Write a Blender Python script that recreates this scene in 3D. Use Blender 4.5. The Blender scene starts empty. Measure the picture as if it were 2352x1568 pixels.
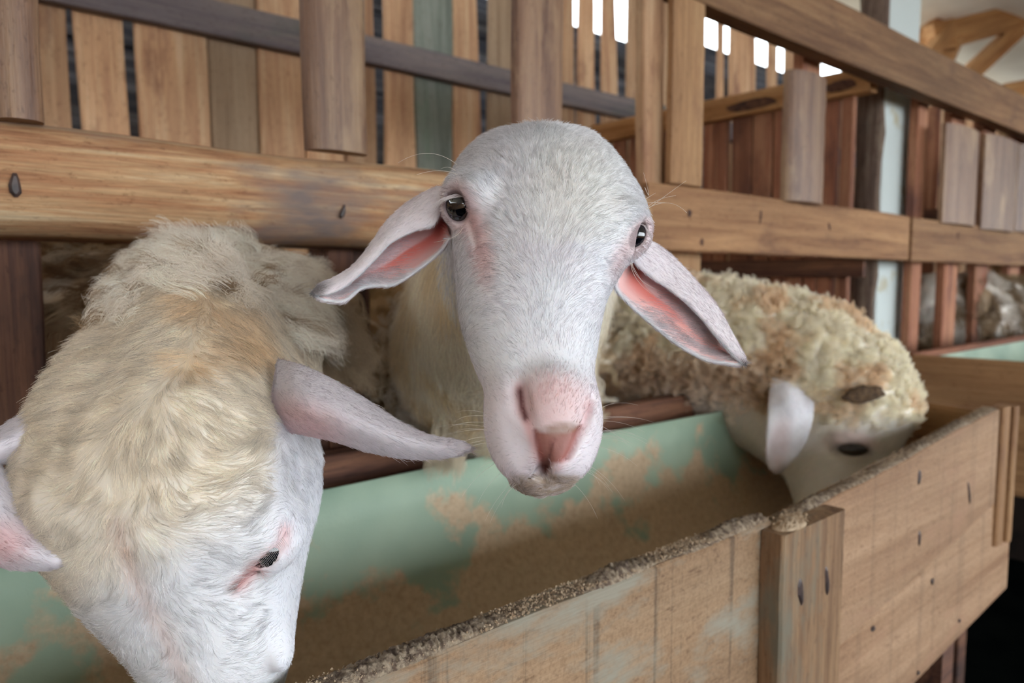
import bpy, bmesh, math, random
import numpy as np
from mathutils import Vector, Matrix
random.seed(7); rng = np.random.default_rng(11)
SC = bpy.context.scene
COL = SC.collection

# ------------------------------------------------------------------ camera
FPX = 1700.0
YAW, PITCH = math.radians(40.5), math.radians(4.84)
Rv = np.array([math.cos(YAW), -math.sin(YAW), 0.0])
Fh = np.array([math.sin(YAW), math.cos(YAW), 0.0])
Zv = np.array([0, 0, 1.0])
Fv = math.cos(PITCH) * Fh - math.sin(PITCH) * Zv
Uv = math.sin(PITCH) * Fh + math.cos(PITCH) * Zv
EYE = np.array([0, 0, 1.25])
cd = bpy.data.cameras.new('camera'); cam = bpy.data.objects.new('camera', cd); COL.objects.link(cam)
cam.location = EYE; cam.rotation_euler = (math.pi / 2 - PITCH, 0, -YAW)
cd.sensor_width = 36; cd.lens = 36 * FPX / 2352; cd.clip_start = 0.02; cd.clip_end = 200
cd.dof.use_dof = True; cd.dof.focus_distance = 0.438; cd.dof.aperture_fstop = 7.5
SC.camera = cam

# ------------------------------------------------------------------ world and exposure
w = bpy.data.worlds.new('world'); SC.world = w; w.use_nodes = True
wn = w.node_tree; bgn = wn.nodes['Background']
bgn.inputs['Color'].default_value = (0.88, 0.95, 1.0, 1); bgn.inputs['Strength'].default_value = 3.5
SC.view_settings.view_transform = 'Standard'; SC.view_settings.look = 'None'
SC.view_settings.gamma = 1; SC.view_settings.use_curve_mapping = False
SC.view_settings.exposure = 1.24

# ------------------------------------------------------------------ geometry helpers
def ray(px, py): return Fv + (px - 1176) / FPX * Rv + (784 - py) / FPX * Uv
def P(px, py, d): return EYE + d * ray(px, py)
def PY(px, py, Y): r = ray(px, py); return EYE + r * (Y / r[1])
def PX(px, py, X): r = ray(px, py); return EYE + r * (X / r[0])
def CP(px, py, d): return np.array([(px - 1176) / FPX * d, (784 - py) / FPX * d, d])   # camera metric space
def c2w(A): A = np.asarray(A, float); return EYE + A[..., 0:1] * Rv + A[..., 1:2] * Uv + A[..., 2:3] * Fv
def w2c(A): q = np.asarray(A, float) - EYE; return np.stack([q @ Rv, q @ Uv, q @ Fv], -1)
def c2wd(A): A = np.asarray(A, float); return A[..., 0:1] * Rv + A[..., 1:2] * Uv + A[..., 2:3] * Fv

def lin(r, g, b):
    f = lambda c: (c / 255 / 12.92) if c / 255 <= 0.04045 else ((c / 255 + 0.055) / 1.055) ** 2.4
    return (f(r), f(g), f(b), 1.0)

def tag(o, label=None, cat=None, group=None, kind=None):
    for k, v in (('label', label), ('category', cat), ('group', group), ('kind', kind)):
        if v: o[k] = v
    return o
def empty(name, loc=(0, 0, 0), parent=None):
    o = bpy.data.objects.new(name, None); COL.objects.link(o); o.location = loc
    o.empty_display_size = 0.05
    if parent: o.parent = parent
    return o
def link(name, me, m=None, parent=None, mat=None):
    o = bpy.data.objects.new(name, me); COL.objects.link(o)
    if m is not None: me.materials.clear(); me.materials.append(m)
    if parent is not None:
        o.parent = parent
        pl = Matrix.Translation(parent.location) if parent.parent is None else None
        o.matrix_parent_inverse = (parent_world(parent)).inverted()
    if mat is not None: o.matrix_basis = mat
    return o
def parent_world(p):
    M = p.matrix_basis.copy()
    if p.parent is not None: M = parent_world(p.parent) @ p.matrix_parent_inverse @ M
    return M
def mesh(name, V, Fc, smooth=False):
    me = bpy.data.meshes.new(name)
    me.from_pydata([tuple(v) for v in V], [], [tuple(f) for f in Fc]); me.update()
    if smooth: me.polygons.foreach_set('use_smooth', [True] * len(me.polygons))
    return me
def mesh_np(name, V, Q, smooth=True):
    """fast quad mesh"""
    me = bpy.data.meshes.new(name)
    n, m = len(V), len(Q)
    me.vertices.add(n); me.vertices.foreach_set('co', np.asarray(V, np.float32).ravel())
    me.loops.add(m * 4); me.loops.foreach_set('vertex_index', np.asarray(Q, np.int32).ravel())
    me.polygons.add(m); me.polygons.foreach_set('loop_start', np.arange(m, dtype=np.int32) * 4)
    me.polygons.foreach_set('use_smooth', np.full(m, smooth))
    me.update(calc_edges=True); me.validate()
    return me

# ------------------------------------------------------------------ node materials
class NT:
    def __init__(s, name):
        s.m = bpy.data.materials.new(name); s.m.use_nodes = True
        s.t = s.m.node_tree; s.n = s.t.nodes; s.l = s.t.links
        s.b = s.n['Principled BSDF']; s.out = s.n['Material Output']
    def new(s, typ, **kw):
        n = s.n.new(typ)
        for k, v in kw.items(): setattr(n, k, v)
        return n
    def lk(s, a, b): s.l.new(a, b)
    def noise(s, vec, scale, detail=4, rough=0.6, dist=0.0):
        n = s.new('ShaderNodeTexNoise'); n.inputs['Scale'].default_value = scale
        n.inputs['Detail'].default_value = detail; n.inputs['Roughness'].default_value = rough
        n.inputs['Distortion'].default_value = dist
        if vec is not None: s.lk(vec, n.inputs['Vector'])
        return n.outputs['Fac']
    def ramp(s, fac, stops):
        r = s.new('ShaderNodeValToRGB'); e = r.color_ramp.elements
        while len(e) > 1: e.remove(e[0])
        e[0].position = stops[0][0]; e[0].color = stops[0][1]
        for p, c in stops[1:]:
            k = e.new(p); k.color = c
        s.lk(fac, r.inputs['Fac']); return r.outputs['Color']
    def mix(s, fac, a, b, mode='MIX'):
        m = s.new('ShaderNodeMix', data_type='RGBA', blend_type=mode)
        for sock, v in ((m.inputs[0], fac), (m.inputs[6], a), (m.inputs[7], b)):
            if isinstance(v, (int, float)): sock.default_value = v
            elif isinstance(v, tuple): sock.default_value = v
            else: s.lk(v, sock)
        return m.outputs[2]
    def mapping(s, vec, sc, loc=(0, 0, 0)):
        m = s.new('ShaderNodeMapping'); m.inputs['Scale'].default_value = sc; m.inputs['Location'].default_value = loc
        s.lk(vec, m.inputs['Vector']); return m.outputs['Vector']
    def bump(s, h, strength, dist):
        b = s.new('ShaderNodeBump'); b.inputs['Strength'].default_value = strength; b.inputs['Distance'].default_value = dist
        s.lk(h, b.inputs['Height']); s.lk(b.outputs['Normal'], s.b.inputs['Normal'])
W1, B1 = (1, 1, 1, 1), (0, 0, 0, 1)

def wood(name, cols, stain=None, stain_amt=(0.55, 0.7), gs=1.0, rough=0.75, cross=None, vary=0.25, fine=0.45, blot=3.5, cr=(0.30, 0.40), flat=False):
    """procedural timber: local X runs along the grain"""
    t = NT(name)
    tc = t.new('ShaderNodeTexCoord'); oi = t.new('ShaderNodeObjectInfo')
    add = t.new('ShaderNodeVectorMath', operation='MULTIPLY_ADD')
    cmb = t.new('ShaderNodeCombineXYZ')
    for i in range(3): t.lk(oi.outputs['Random'], cmb.inputs[i])
    t.lk(cmb.outputs[0], add.inputs[0]); add.inputs[1].default_value = (17, 31, 23); t.lk(tc.outputs['Object'], add.inputs[2])
    v = add.outputs[0]
    g = t.noise(t.mapping(v, (3.2 * gs, 62 * gs, 62 * gs)), 1.0, 8, 0.68, 0.55)
    n = len(cols)
    base = t.ramp(g, [(0.33 + 0.32 * i / (n - 1), c) for i, c in enumerate(cols)])
    big = t.noise(t.mapping(v, (1.2, 5, 5)), 1.0, 3, 0.5)
    base = t.mix(t.ramp(big, [(0.35, B1), (0.7, W1)]), base, tuple(list(cols[0][:3]) + [1]), 'MIX') if False else base
    f = t.noise(t.mapping(v, (16 * gs, 420 * gs, 420 * gs)), 1.0, 4, 0.75)
    fr = t.ramp(f, [(0.32, (1 - fine, 1 - fine, 1 - fine, 1)), (0.62, W1)])
    base = t.mix(1.0, base, fr, 'MULTIPLY')
    bv = t.ramp(big, [(0.3, (1 - vary * 1.3,) * 3 + (1,)), (0.7, (1, 1, 1, 1))])
    base = t.mix(1.0, base, bv, 'MULTIPLY')
    pk = t.noise(t.mapping(v, (60, 150, 150)), 1.0, 5, 0.8); base = t.mix(1.0, base, t.ramp(pk, [(0.34, (.62, .56, .52, 1)), (0.44, W1)]), 'MULTIPLY')
    if cross:                                      # saw marks across the grain
        c = t.noise(t.mapping(v, (75, .9, .9)), 1.0, 4, 0.75)
        base = t.mix(1.0, base, t.ramp(c, [(0.36, (1 - cross,) * 3 + (1,)), (0.46, W1)]), 'MULTIPLY')
        sp = t.noise(v, 330, 3, 0.7); base = t.mix(1.0, base, t.ramp(sp, [(0.36, (.72, .68, .64, 1)), (0.56, W1)]), 'MULTIPLY')
    if stain:
        s = t.noise(t.mapping(v, (blot, blot * 2.6, blot * 2.6)), 1.0, 5, 0.65)
        base = t.mix(t.ramp(s, [(stain_amt[0], B1), (stain_amt[1], W1)]), base, stain)
    hs = t.new('ShaderNodeHueSaturation'); vr = t.new('ShaderNodeMapRange')
    t.lk(oi.outputs['Random'], vr.inputs['Value']); vr.inputs['To Min'].default_value = 0.82; vr.inputs['To Max'].default_value = 1.12
    t.lk(vr.outputs[0], hs.inputs['Value']); t.lk(base, hs.inputs['Color'])
    t.lk(hs.outputs['Color'], t.b.inputs['Base Color'])
    t.b.inputs['Roughness'].default_value = rough
    mixh = t.new('ShaderNodeMath', operation='ADD'); t.lk(g, mixh.inputs[0]); t.lk(f, mixh.inputs[1])
    t.bump(mixh.outputs[0], 0.45, 0.004)
    return t.m

M = {}
M['rail'] = wood('weathered_pale_timber', [lin(132, 80, 52), lin(196, 140, 98), lin(220, 176, 130), lin(236, 206, 166)], lin(126, 110, 104), (0.55, 0.68), gs=1.25, fine=0.35, blot=2.4)
M['rail_r'] = wood('dusty_brown_timber', [lin(120, 80, 52), lin(152, 110, 74), lin(174, 132, 92)], lin(98, 66, 48), (0.58, 0.76), gs=0.7, fine=0.25)
M['slab'] = wood('bark_faced_slab', [lin(100, 66, 48), lin(134, 98, 74), lin(160, 126, 96)], lin(164, 134, 102), (0.55, 0.7), gs=0.6, rough=0.45, fine=0.2)
M['slat'] = wood('orange_slat_timber', [lin(186, 134, 100), lin(222, 174, 132), lin(238, 200, 160)], lin(134, 88, 68), (0.56, 0.72), gs=0.5, fine=0.15)
M['slat_pale'] = wood('pale_slat_timber', [lin(150, 120, 92), lin(180, 150, 120), lin(196, 168, 138)], None, gs=0.5, fine=0.15)
M['slat_green'] = wood('greyish_slat_timber', [lin(118, 124, 112), lin(148, 154, 142), lin(166, 168, 156)], lin(110, 128, 108), (0.5, 0.7), gs=0.5, fine=0.15)
M['slat_red'] = wood('reddish_slat_timber', [lin(128, 74, 52), lin(166, 106, 76), lin(194, 138, 102)], lin(100, 60, 48), (0.55, 0.7), gs=0.5, fine=0.2)
M['grey'] = wood('grey_weathered_timber', [lin(100, 90, 96), lin(128, 116, 118), lin(150, 136, 130)], lin(86, 96, 84), (0.55, 0.75), gs=0.5, fine=0.15)
M['red'] = wood('dark_red_timber', [lin(62, 36, 28), lin(100, 62, 46), lin(140, 96, 70)], lin(50, 30, 26), (0.52, 0.7), gs=0.7, fine=0.3)
M['trough'] = wood('sawn_trough_board', [lin(160, 124, 90), lin(176, 142, 108), lin(190, 158, 124)], lin(146, 138, 122), (0.50, 0.66), gs=0.22, cross=0.5, fine=0.04, blot=8)
M['trough2'] = wood('smooth_trough_board', [lin(148, 110, 80), lin(172, 136, 104), lin(188, 152, 120)], lin(156, 118, 92), (0.56, 0.74), gs=0.3, fine=0.08, blot=5, cross=0.2)
M['batten'] = wood('stained_batten', [lin(112, 78, 52), lin(154, 118, 84), lin(180, 150, 116)], lin(112, 104, 88), (0.5, 0.66), gs=0.6, fine=0.35, blot=6)
M['beam'] = wood('orange_roof_beam', [lin(170, 112, 62), lin(206, 148, 92), lin(226, 176, 120)], None, gs=0.5, fine=0.1)
M['tan'] = wood('tan_timber', [lin(140, 100, 66), lin(176, 132, 90), lin(194, 152, 108)], lin(120, 80, 58), (0.58, 0.75), gs=0.5, fine=0.2)
M['bark'] = wood('dark_bark', [lin(92, 72, 62), lin(130, 106, 92), lin(166, 144, 124)], lin(142, 128, 112), (0.6, 0.75), gs=1.2, rough=0.9, fine=0.5)
M['outer'] = wood('dark_outer_boards', [lin(56, 64, 82), lin(86, 94, 110), lin(150, 156, 170)], None, gs=0.4, fine=0.2)

def plain(name, c, rough=0.8, c2=None, scale=8, bump=0.0, stops=(0.4, 0.62)):
    t = NT(name); tc = t.new('ShaderNodeTexCoord')
    nz = t.noise(tc.outputs['Object'], scale, 5, 0.6)
    if c2: t.lk(t.ramp(nz, [(stops[0], c), (stops[1], c2)]), t.b.inputs['Base Color'])
    else: t.b.inputs['Base Color'].default_value = c
    t.b.inputs['Roughness'].default_value = rough
    if bump: t.bump(t.noise(tc.outputs['Object'], scale * 6, 4, 0.7), bump, 0.004)
    return t.m
M['lime'] = plain('lime_washed_post', lin(196, 204, 202), 0.85, lin(176, 168, 142), 9, 0.3, (0.58, 0.7))
M['dark'] = plain('near_black_soil', lin(5, 7, 7), 0.95, lin(12, 14, 13), 4)  # even near-black colour for the ground
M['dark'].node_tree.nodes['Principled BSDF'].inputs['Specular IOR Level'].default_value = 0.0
M['penfloor'] = plain('dark_pen_slats', lin(30, 22, 18), 0.9, lin(48, 36, 30), 6)
M['dust'] = plain('feed_dust', lin(198, 176, 150), 0.95, lin(168, 142, 114), 160, 0.4)
M['dustgrey'] = plain('grimy_dust', lin(112, 92, 78), 0.95, lin(194, 174, 150), 170, 0.8, (0.40, 0.60))
M['hole'] = plain('dark_nail_slot', lin(74, 56, 52), 0.5, lin(40, 28, 26), 50)
M['leaf'] = plain('leaf_green', lin(96, 150, 44), 0.5, lin(50, 104, 26), 3)
M['bark_tree'] = plain('tree_bark', lin(70, 56, 42), 0.9, lin(110, 92, 70), 8)
M['earth'] = plain('ground_outside', lin(120, 112, 98), 0.9, lin(96, 90, 76), 2)

# green trough liner with feed dust dried onto it
t = NT('green_liner'); tc = t.new('ShaderNodeTexCoord')
n1 = t.noise(t.mapping(tc.outputs['Object'], (1, 1, 1)), 9, 6, 0.62)
g = t.ramp(t.noise(tc.outputs['Object'], 6, 3, 0.5), [(0.35, lin(128, 152, 134)), (0.65, lin(162, 180, 158))])
z = t.new('ShaderNodeSeparateXYZ'); t.lk(tc.outputs['Object'], z.inputs[0])
mr = t.new('ShaderNodeMapRange'); t.lk(z.outputs['Z'], mr.inputs['Value'])
mr.inputs['From Min'].default_value = 0.0; mr.inputs['From Max'].default_value = 0.235
mr.inputs['To Min'].default_value = 0.34; mr.inputs['To Max'].default_value = -0.13
ad = t.new('ShaderNodeMath', operation='ADD'); t.lk(n1, ad.inputs[0]); t.lk(mr.outputs[0], ad.inputs[1])
dc = t.ramp(t.noise(tc.outputs['Object'], 120, 4, 0.7), [(0.3, lin(172, 148, 120)), (0.7, lin(204, 180, 150))])
t.lk(t.mix(t.ramp(ad.outputs[0], [(0.50, B1), (0.58, W1)]), g, dc), t.b.inputs['Base Color'])
t.b.inputs['Roughness'].default_value = 0.6; t.bump(t.noise(tc.outputs['Object'], 90, 4, 0.7), 0.3, 0.002)
M['liner'] = t.m

# pale roof fabric, lets some daylight through
t = NT('roof_fabric'); tc = t.new('ShaderNodeTexCoord')
c = t.ramp(t.noise(tc.outputs['Object'], 1.5, 3, 0.5), [(0.35, lin(214, 204, 188)), (0.65, lin(236, 230, 216))])
t.lk(c, t.b.inputs['Base Color']); t.b.inputs['Roughness'].default_value = 0.9
tr = t.new('ShaderNodeBsdfTranslucent'); t.lk(c, tr.inputs['Color'])
mx = t.new('ShaderNodeMixShader'); mx.inputs[0].default_value = 0.012
t.lk(t.b.outputs[0], mx.inputs[1]); t.lk(tr.outputs[0], mx.inputs[2]); t.lk(mx.outputs[0], t.out.inputs['Surface'])
M['fabric'] = t.m

# ------------------------------------------------------------------ board builders
def board(name, a, b, zdir, w, th, m, parent, seg=6, rnd=0.0, wob=0.0, bev=0.003, taper=1.0, ndir=None):
    """a board from point a to point b (local X); face width w along zdir; thickness th going away from the front face normal.
    rnd: how far the face bulges (half-log); taper: width at b / width at a; wob: waviness of the long edges"""
    a = np.array(a, float); b = np.array(b, float); L = np.linalg.norm(b - a); x = (b - a) / L
    zd = np.array(zdir, float); zd -= x * (zd @ x); zd /= np.linalg.norm(zd)
    y = np.cross(zd, x)
    mid = (a + b) / 2
    me = bpy.data.meshes.new(name)
    rr = np.random.default_rng(int(abs(a[0] * 7919 + a[1] * 541 + b[2] * 104729) * 1000) % 2**31)
    V, Fc = [], []
    if rnd: prof = [(-.5, 0.0), (-.44, .45), (-.3, .8), (-.1, 1.0), (.1, 1.0), (.3, .8), (.44, .45), (.5, 0.0)]
    else:
        e = bev / w; prof = [(-.5, -bev), (-.5 + e, 0.0), (.5 - e, 0.0), (.5, -bev)]
    for i in range(seg + 1):
        s = i / seg; ww = w * (1 + (taper - 1) * s)
        o1 = (rr.random() - .5) * wob; o2 = (rr.random() - .5) * wob
        n0 = len(V)
        for (u, d) in prof:
            zz = u * ww + (o1 if u < 0 else o2)
            yy = d * rnd * (1 + (rr.random() - .5) * .1) if rnd else d
            V.append(((s - .5) * L, -yy, zz))
        V.append(((s - .5) * L, th, .5 * ww + o2)); V.append(((s - .5) * L, th, -.5 * ww + o1))
        k = len(prof) + 2
        if i:
            for j in range(k):
                j2 = (j + 1) % k
                Fc.append((n0 - k + j, n0 - k + j2, n0 + j2, n0 + j))
    k = len(prof) + 2
    Fc.append(tuple(range(k))[::-1]); Fc.append(tuple(range(seg * k, seg * k + k)))
    me.from_pydata(V, [], Fc); me.update()
    if rnd: me.polygons.foreach_set('use_smooth', [len(f) == 4 for f in Fc])
    bm = bmesh.new(); bm.from_mesh(me); bmesh.ops.recalc_face_normals(bm, faces=bm.faces)
    if rnd:
        for ed in bm.edges:
            if len(ed.link_faces) == 2 and ed.calc_face_angle(0) > 0.9: ed.smooth = False
    bm.to_mesh(me); bm.free()
    Mx = Matrix(((x[0], y[0], zd[0], mid[0]), (x[1], y[1], zd[1], mid[1]), (x[2], y[2], zd[2], mid[2]), (0, 0, 0, 1)))
    return link(name, me, m, parent, Mx)
# horizontal board in a plane y=Y facing the camera (-Y): x axis +X, z up -> y = cross(z,x)=+Y (away): good
def hboard(name, x0, x1, zc, w, Y, th, m, parent, **k): return board(name, (x0, Y, zc), (x1, Y, zc), (0, 0, 1), w, th, m, parent, **k)
# vertical board in plane y=Y: from bottom to top along local X = +Z; zdir=-X so that y=cross(-X,Z)=+Y
def vboard(name, xb, xt, z0, z1, w, Y, th, m, parent, **k): return board(name, (xb, Y, z0), (xt, Y, z1), (-1, 0, 0), w, th, m, parent, **k)
# ================================================================== STRUCTURE
GZ = 0.0
def boxmesh(name, x0, x1, y0, y1, z0, z1, m, parent=None, kind=None):
    V = [(x, y, z) for x in (x0, x1) for y in (y0, y1) for z in (z0, z1)]
    Fc = [(0, 1, 3, 2), (4, 6, 7, 5), (0, 4, 5, 1), (2, 3, 7, 6), (0, 2, 6, 4), (1, 5, 7, 3)]
    o = link(name, mesh(name, V, Fc), m, parent)
    if kind: o['kind'] = kind
    return o
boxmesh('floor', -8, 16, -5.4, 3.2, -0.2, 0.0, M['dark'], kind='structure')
boxmesh('ground_outside', -40, 60, 3.2, 60, -0.2, -0.02, M['earth'], kind='structure')
boxmesh('added_wall_front', -3.3, 15.1, -4.75, -4.65, 0, 0.85, M['slat'], kind='structure')  # unseen low wall, added to trim the daylight from behind the camera
boxmesh('added_wall_left', -3.3, -3.2, -4.65, 3.3, 0, 2.2, M['slat'], kind='structure')  # unseen wall, added to hold back daylight from the left
boxmesh('wall_right', 15.0, 15.1, -4.65, 3.3, 0, 3.0, M['slat'], kind='structure')
boxmesh('yard_outside', -40, 60, -40, -5.4, -0.2, -0.02, M['earth'], kind='structure')

# roof: pale fabric over orange beams
def roofz(y): return 3.25 + 0.10 * (y - 2.0) if y < 30 else 0
V, Fc = [], []
nx, ny = 40, 18
for i in range(nx + 1):
    for j in range(ny + 1):
        X = -6 + 22 * i / nx; Y = -4.2 + 7.9 * j / ny
        V.append((X, Y, roofz(Y) - 0.05 * math.sin(X * 5.1) ** 2 + 0.03 * math.sin(Y * 4 + X)))
for i in range(nx):
    for j in range(ny):
        a = i * (ny + 1) + j; Fc.append((a, a + 1, a + ny + 2, a + ny + 1))
ceil = link('ceiling', mesh('ceiling', V, Fc, True), M['fabric']); ceil['kind'] = 'structure'
for (x0, y0, x1, y1, w_, d0, d1) in [(2085, 118, 2330, -55, .17, 5.6, 6.2), (2150, 86, 2460, 5, .19, 5.2, 6.0), (2222, 182, 2352, 62, .12, 5.4, 5.7),
                             (2146, 125, 2196, 55, .10, 5.1, 5.3), (2310, 210, 2420, 190, .12, 5.4, 5.4), (2080, 92, 2200, 110, .16, 5.5, 5.3)]:
    a = P(x0, y0, d0); b = P(x1, y1, d1)
    board('beam', a, b, Uv, w_, 0.08, M['beam'], ceil, seg=3)

# ------------------------------------------------------------------ back wall of slats, y = 1.9
YW = 1.9
wb = empty('wall_back', (1.0, YW, 0)); wb['kind'] = 'structure'
def zpix(px, py, Y): return PY(px, py, Y)[2]
def back_slat(xb0, xb1, yb, xt0, xt1, m, z1=None, Y=YW, yt=0, z0=0.62, jit=0.0):
    """edges given at image heights yb (low) and yt (high)"""
    A = PY(xb0, yb, Y); B = PY(xb1, yb, Y); Cc = PY(xt0, yt, Y); D = PY(xt1, yt, Y)
    zb, zt = (A[2] + B[2]) / 2, (Cc[2] + D[2]) / 2
    cb, ct = (A[0] + B[0]) / 2, (Cc[0] + D[0]) / 2; wb_, wt_ = B[0] - A[0], D[0] - Cc[0]
    sl = (ct - cb) / (zt - zb); ws = (wt_ - wb_) / (zt - zb)
    top = z1 or 2.45; lo = z0
    w0 = min(max(wb_ + ws * (lo - zb) * .3, .03), wb_ * 1.3); w1 = max(wt_ + ws * (top - zt) * .3, .02)
    vboard('slat', cb + sl * (lo - zb) * .3, ct + sl * (top - zt) * .3, lo, top, w0, Y + jit, 0.02, m, wb, seg=8, wob=0.008, taper=w1 / w0)
S_, SP, SG = M['slat'], M['slat_pale'], M['slat_green']
for a in [(-60, 60, 300, -80, 40, S_), (72, 168, 290, 70, 150, S_), (208, 300, 300, 160, 280, S_), (326, 487, 310, 310, 470, S_), (492, 600, 330, 474, 585, SP),
          (603, 702, 330, 588, 688, S_), (708, 790, 330, 692, 785, S_), (795, 866, 340, 790, 858, S_), (890, 960, 350, 882, 945, S_), (968, 1042, 350, 943, 1040, SG),
          (1045, 1117, 350, 1043, 1095, S_), (1124, 1186, 350, 1128, 1185, SP), (1190, 1250, 350, 1190, 1250, S_), (1256, 1288, 350, 1256, 1288, S_),
          (1293, 1322, 250, 1291, 1314, S_), (1334, 1376, 250, 1338, 1366, S_), (1386, 1430, 250, 1388, 1411, S_), (1442, 1486, 250, 1449, 1487, S_),
          (1510, 1545, 250, 1508, 1540, S_), (1550, 1585, 250, 1550, 1580, S_), (1590, 1612, 250, 1588, 1612, S_),
          (1656, 1664, 200, 1655, 1665, S_), (1682, 1740, 200, 1682, 1735, S_), (1772, 1788, 200, 1774, 1788, S_), (1812, 1842, 200, 1812, 1840, S_), (1846, 1888, 200, 1846, 1888, S_)]:
    back_slat(*a, jit=0.004 * math.sin(a[0]))
for i in range(9):                                   # the wall goes on to both sides
    x = -0.05 - i * .15
    vboard('slat', x, x + .01, .62, 2.45, .11, YW, .02, S_, wb, seg=6, wob=.008)
x = PY(1940, 200, YW)[0] + .06
while x < 9:
    vboard('slat', x, x + .01, .62, 2.45, .10 + .04 * random.random(), YW, .02, random.choice([S_, M['slat_red'], S_]), wb, seg=6, wob=.008)
    x += .16
hboard('rail', -1.5, .93, 1.878, .08, YW - .035, .034, M['grey'], wb, seg=10, wob=.006)
hboard('rail', .935, 4.4, 1.885, .078, YW - .035, .034, M['grey'], wb, seg=10, wob=.006)
hboard('rail', 4.4, 9, 1.885, .078, YW - .035, .034, M['grey'], wb, seg=10, wob=.006)
hboard('rail', -1.5, 9, 2.50, .10, YW - .035, .034, M['grey'], wb, seg=10, wob=.006)
hboard('rail', -1.5, 9, 1.05, .09, YW - .035, .034, M['grey'], wb, seg=10, wob=.006)

# a taller stretch of the same outer wall further along
zt_b = PY(1635, 118, 3.0)[2]; xb_ = PY(1575, 118, 3.0)[0]
# low outer wall of dark boards behind the slats
wo = empty('wall_outer', (3, 3.0, 0)); wo['kind'] = 'structure'
zt = 2.64; k = 0
while zt > 0.1:
    hboard('plank', -4 + .01 * k, 12, zt - .09, .20, 3.0 + .022 * (k % 2), .02, M['outer'], wo, seg=4); zt -= .18; k += 1

zt = zt_b
while zt > 2.5:
    hboard('plank', xb_, 12, zt - .09, .20, 2.95 + .022 * (k % 2), .02, M['outer'], wo, seg=4); zt -= .18; k += 1
# ================================================================== FRONT FENCE, y = 0.84
YF = 0.84
fence = empty('fence', (0.6, YF, 0.0))
tag(fence, 'long timber feeding fence of rails and rounded slabs that the sheep push their heads through', 'fence')
# main rails
def lograil(name, x0, x1, z0, z1, th, bulge, m, parent, Y, seed=1):
    rr = np.random.default_rng(seed); n = 90; prof = 18; V, Fc = [], []
    zc, hw = (z0 + z1) / 2, (z1 - z0) / 2; L = x1 - x0
    ph = rr.random(6) * 6.28
    for i in range(n + 1):
        s = i / n; X = (s - .5) * L
        e = .0022 * math.sin(5 * X + ph[0]) + .0016 * math.sin(17 * X + ph[1])
        e2 = .0025 * math.sin(4 * X + ph[2]) + .0014 * math.sin(21 * X + ph[3])
        for j in range(prof):
            tt = j / (prof - 1); u = -1 + 2 * tt
            bl = (max(0, 1 - abs(u) ** 3.2)) ** .6
            rip = .0011 * math.sin(30 * u + 3 * math.sin(3 * X + ph[4]) + ph[5]) + .0007 * math.sin(9 * X + 70 * u)
            V.append((X, -(bulge * bl) + rip * bl, u * hw + (e if u > 0 else e2) * abs(u)))
        V.append((X, th, hw)); V.append((X, th, -hw))
        k = prof + 2
        if i:
            o = len(V) - k
            for j in range(k):
                j2 = (j + 1) % k; Fc.append((o - k + j, o + j, o + j2, o - k + j2))
    Fc.append(tuple(range(k))[::-1]); Fc.append(tuple(range(n * k, n * k + k)))
    me = mesh(name, V, Fc, True)
    return link(name, me, m, parent, Matrix.Translation(((x0 + x1) / 2, Y, zc)))
lograil('rail', -0.9, 1.02, 1.288, 1.398, .04, .03, M['rail'], fence, YF + .012)
hboard('rail', 1.03, 2.135, 1.360, .118, YF, .035, M['rail_r'], fence, seg=8, wob=.003)
hboard('rail', 2.155, 4.6, 1.358, .12, YF, .035, M['rail_r'], fence, seg=8, wob=.003)
hboard('rail', 4.61, 8.0, 1.358, .12, YF, .035, M['rail_r'], fence, seg=4, wob=.003)
hboard('top_rail', 0.55, 3.6, 1.808, .124, YF - .012, .045, M['rail_r'], fence, seg=10, wob=.003)
hboard('top_rail', 3.605, 8.0, 1.808, .124, YF - .012, .045, M['rail_r'], fence, seg=10, wob=.003)
hboard('top_rail', -1.2, .545, 2.02, .12, YF - .012, .045, M['rail_r'], fence, seg=6, wob=.003)
# rounded slabs standing on the rail
def slab(px0, px1, pyb, m, z1=1.76, pyt=None, Y=YF - .006, r=.016, th=.012, name='slab', lean=0.0):
    A = PY(px0, pyb, Y); B = PY(px1, pyb, Y); z0 = (A[2] + B[2]) / 2
    if pyt is not None: z1 = PY((px0 + px1) / 2, pyt, Y)[2]
    c = (A[0] + B[0]) / 2
    return vboard(name, c, c + lean, z0, z1, B[0] - A[0], Y, th, m, fence, seg=10, rnd=r, wob=.002)
slab(-16, 104, 278, M['slab'], z1=2.0, lean=-.004)
slab(708, 843, 350, M['slab'], z1=2.0, lean=-.004)
slab(1186, 1291, 400, M['slab'], z1=1.99, r=.012)
vboard('slat', PY(1524, 425, YF)[0], PY(1520, 0, YF)[0], 1.40, 1.90, .055, YF + .02, .02, M['slat'], fence, seg=6, wob=.003)
slab(1540, 1612, 424, M['tan'], z1=1.93, r=.003)
slab(1803, 1884, 466, M['slab'], pyt=170, r=.022)
slab(2163, 2236, 516, M['slab'], pyt=291, r=.02)
slab(2253, 2326, 530, M['slab'], pyt=316, r=.02)
slab(2330, 2395, 535, M['slab'], pyt=338, r=.02)
x = PY(2410, 540, YF)[0]
for i in range(10):
    vboard('slab', x + .12, x + .12, 1.42, 1.70, .17, YF - .006, .012, M['slab'], fence, seg=4, rnd=.02); x += .33
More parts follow.
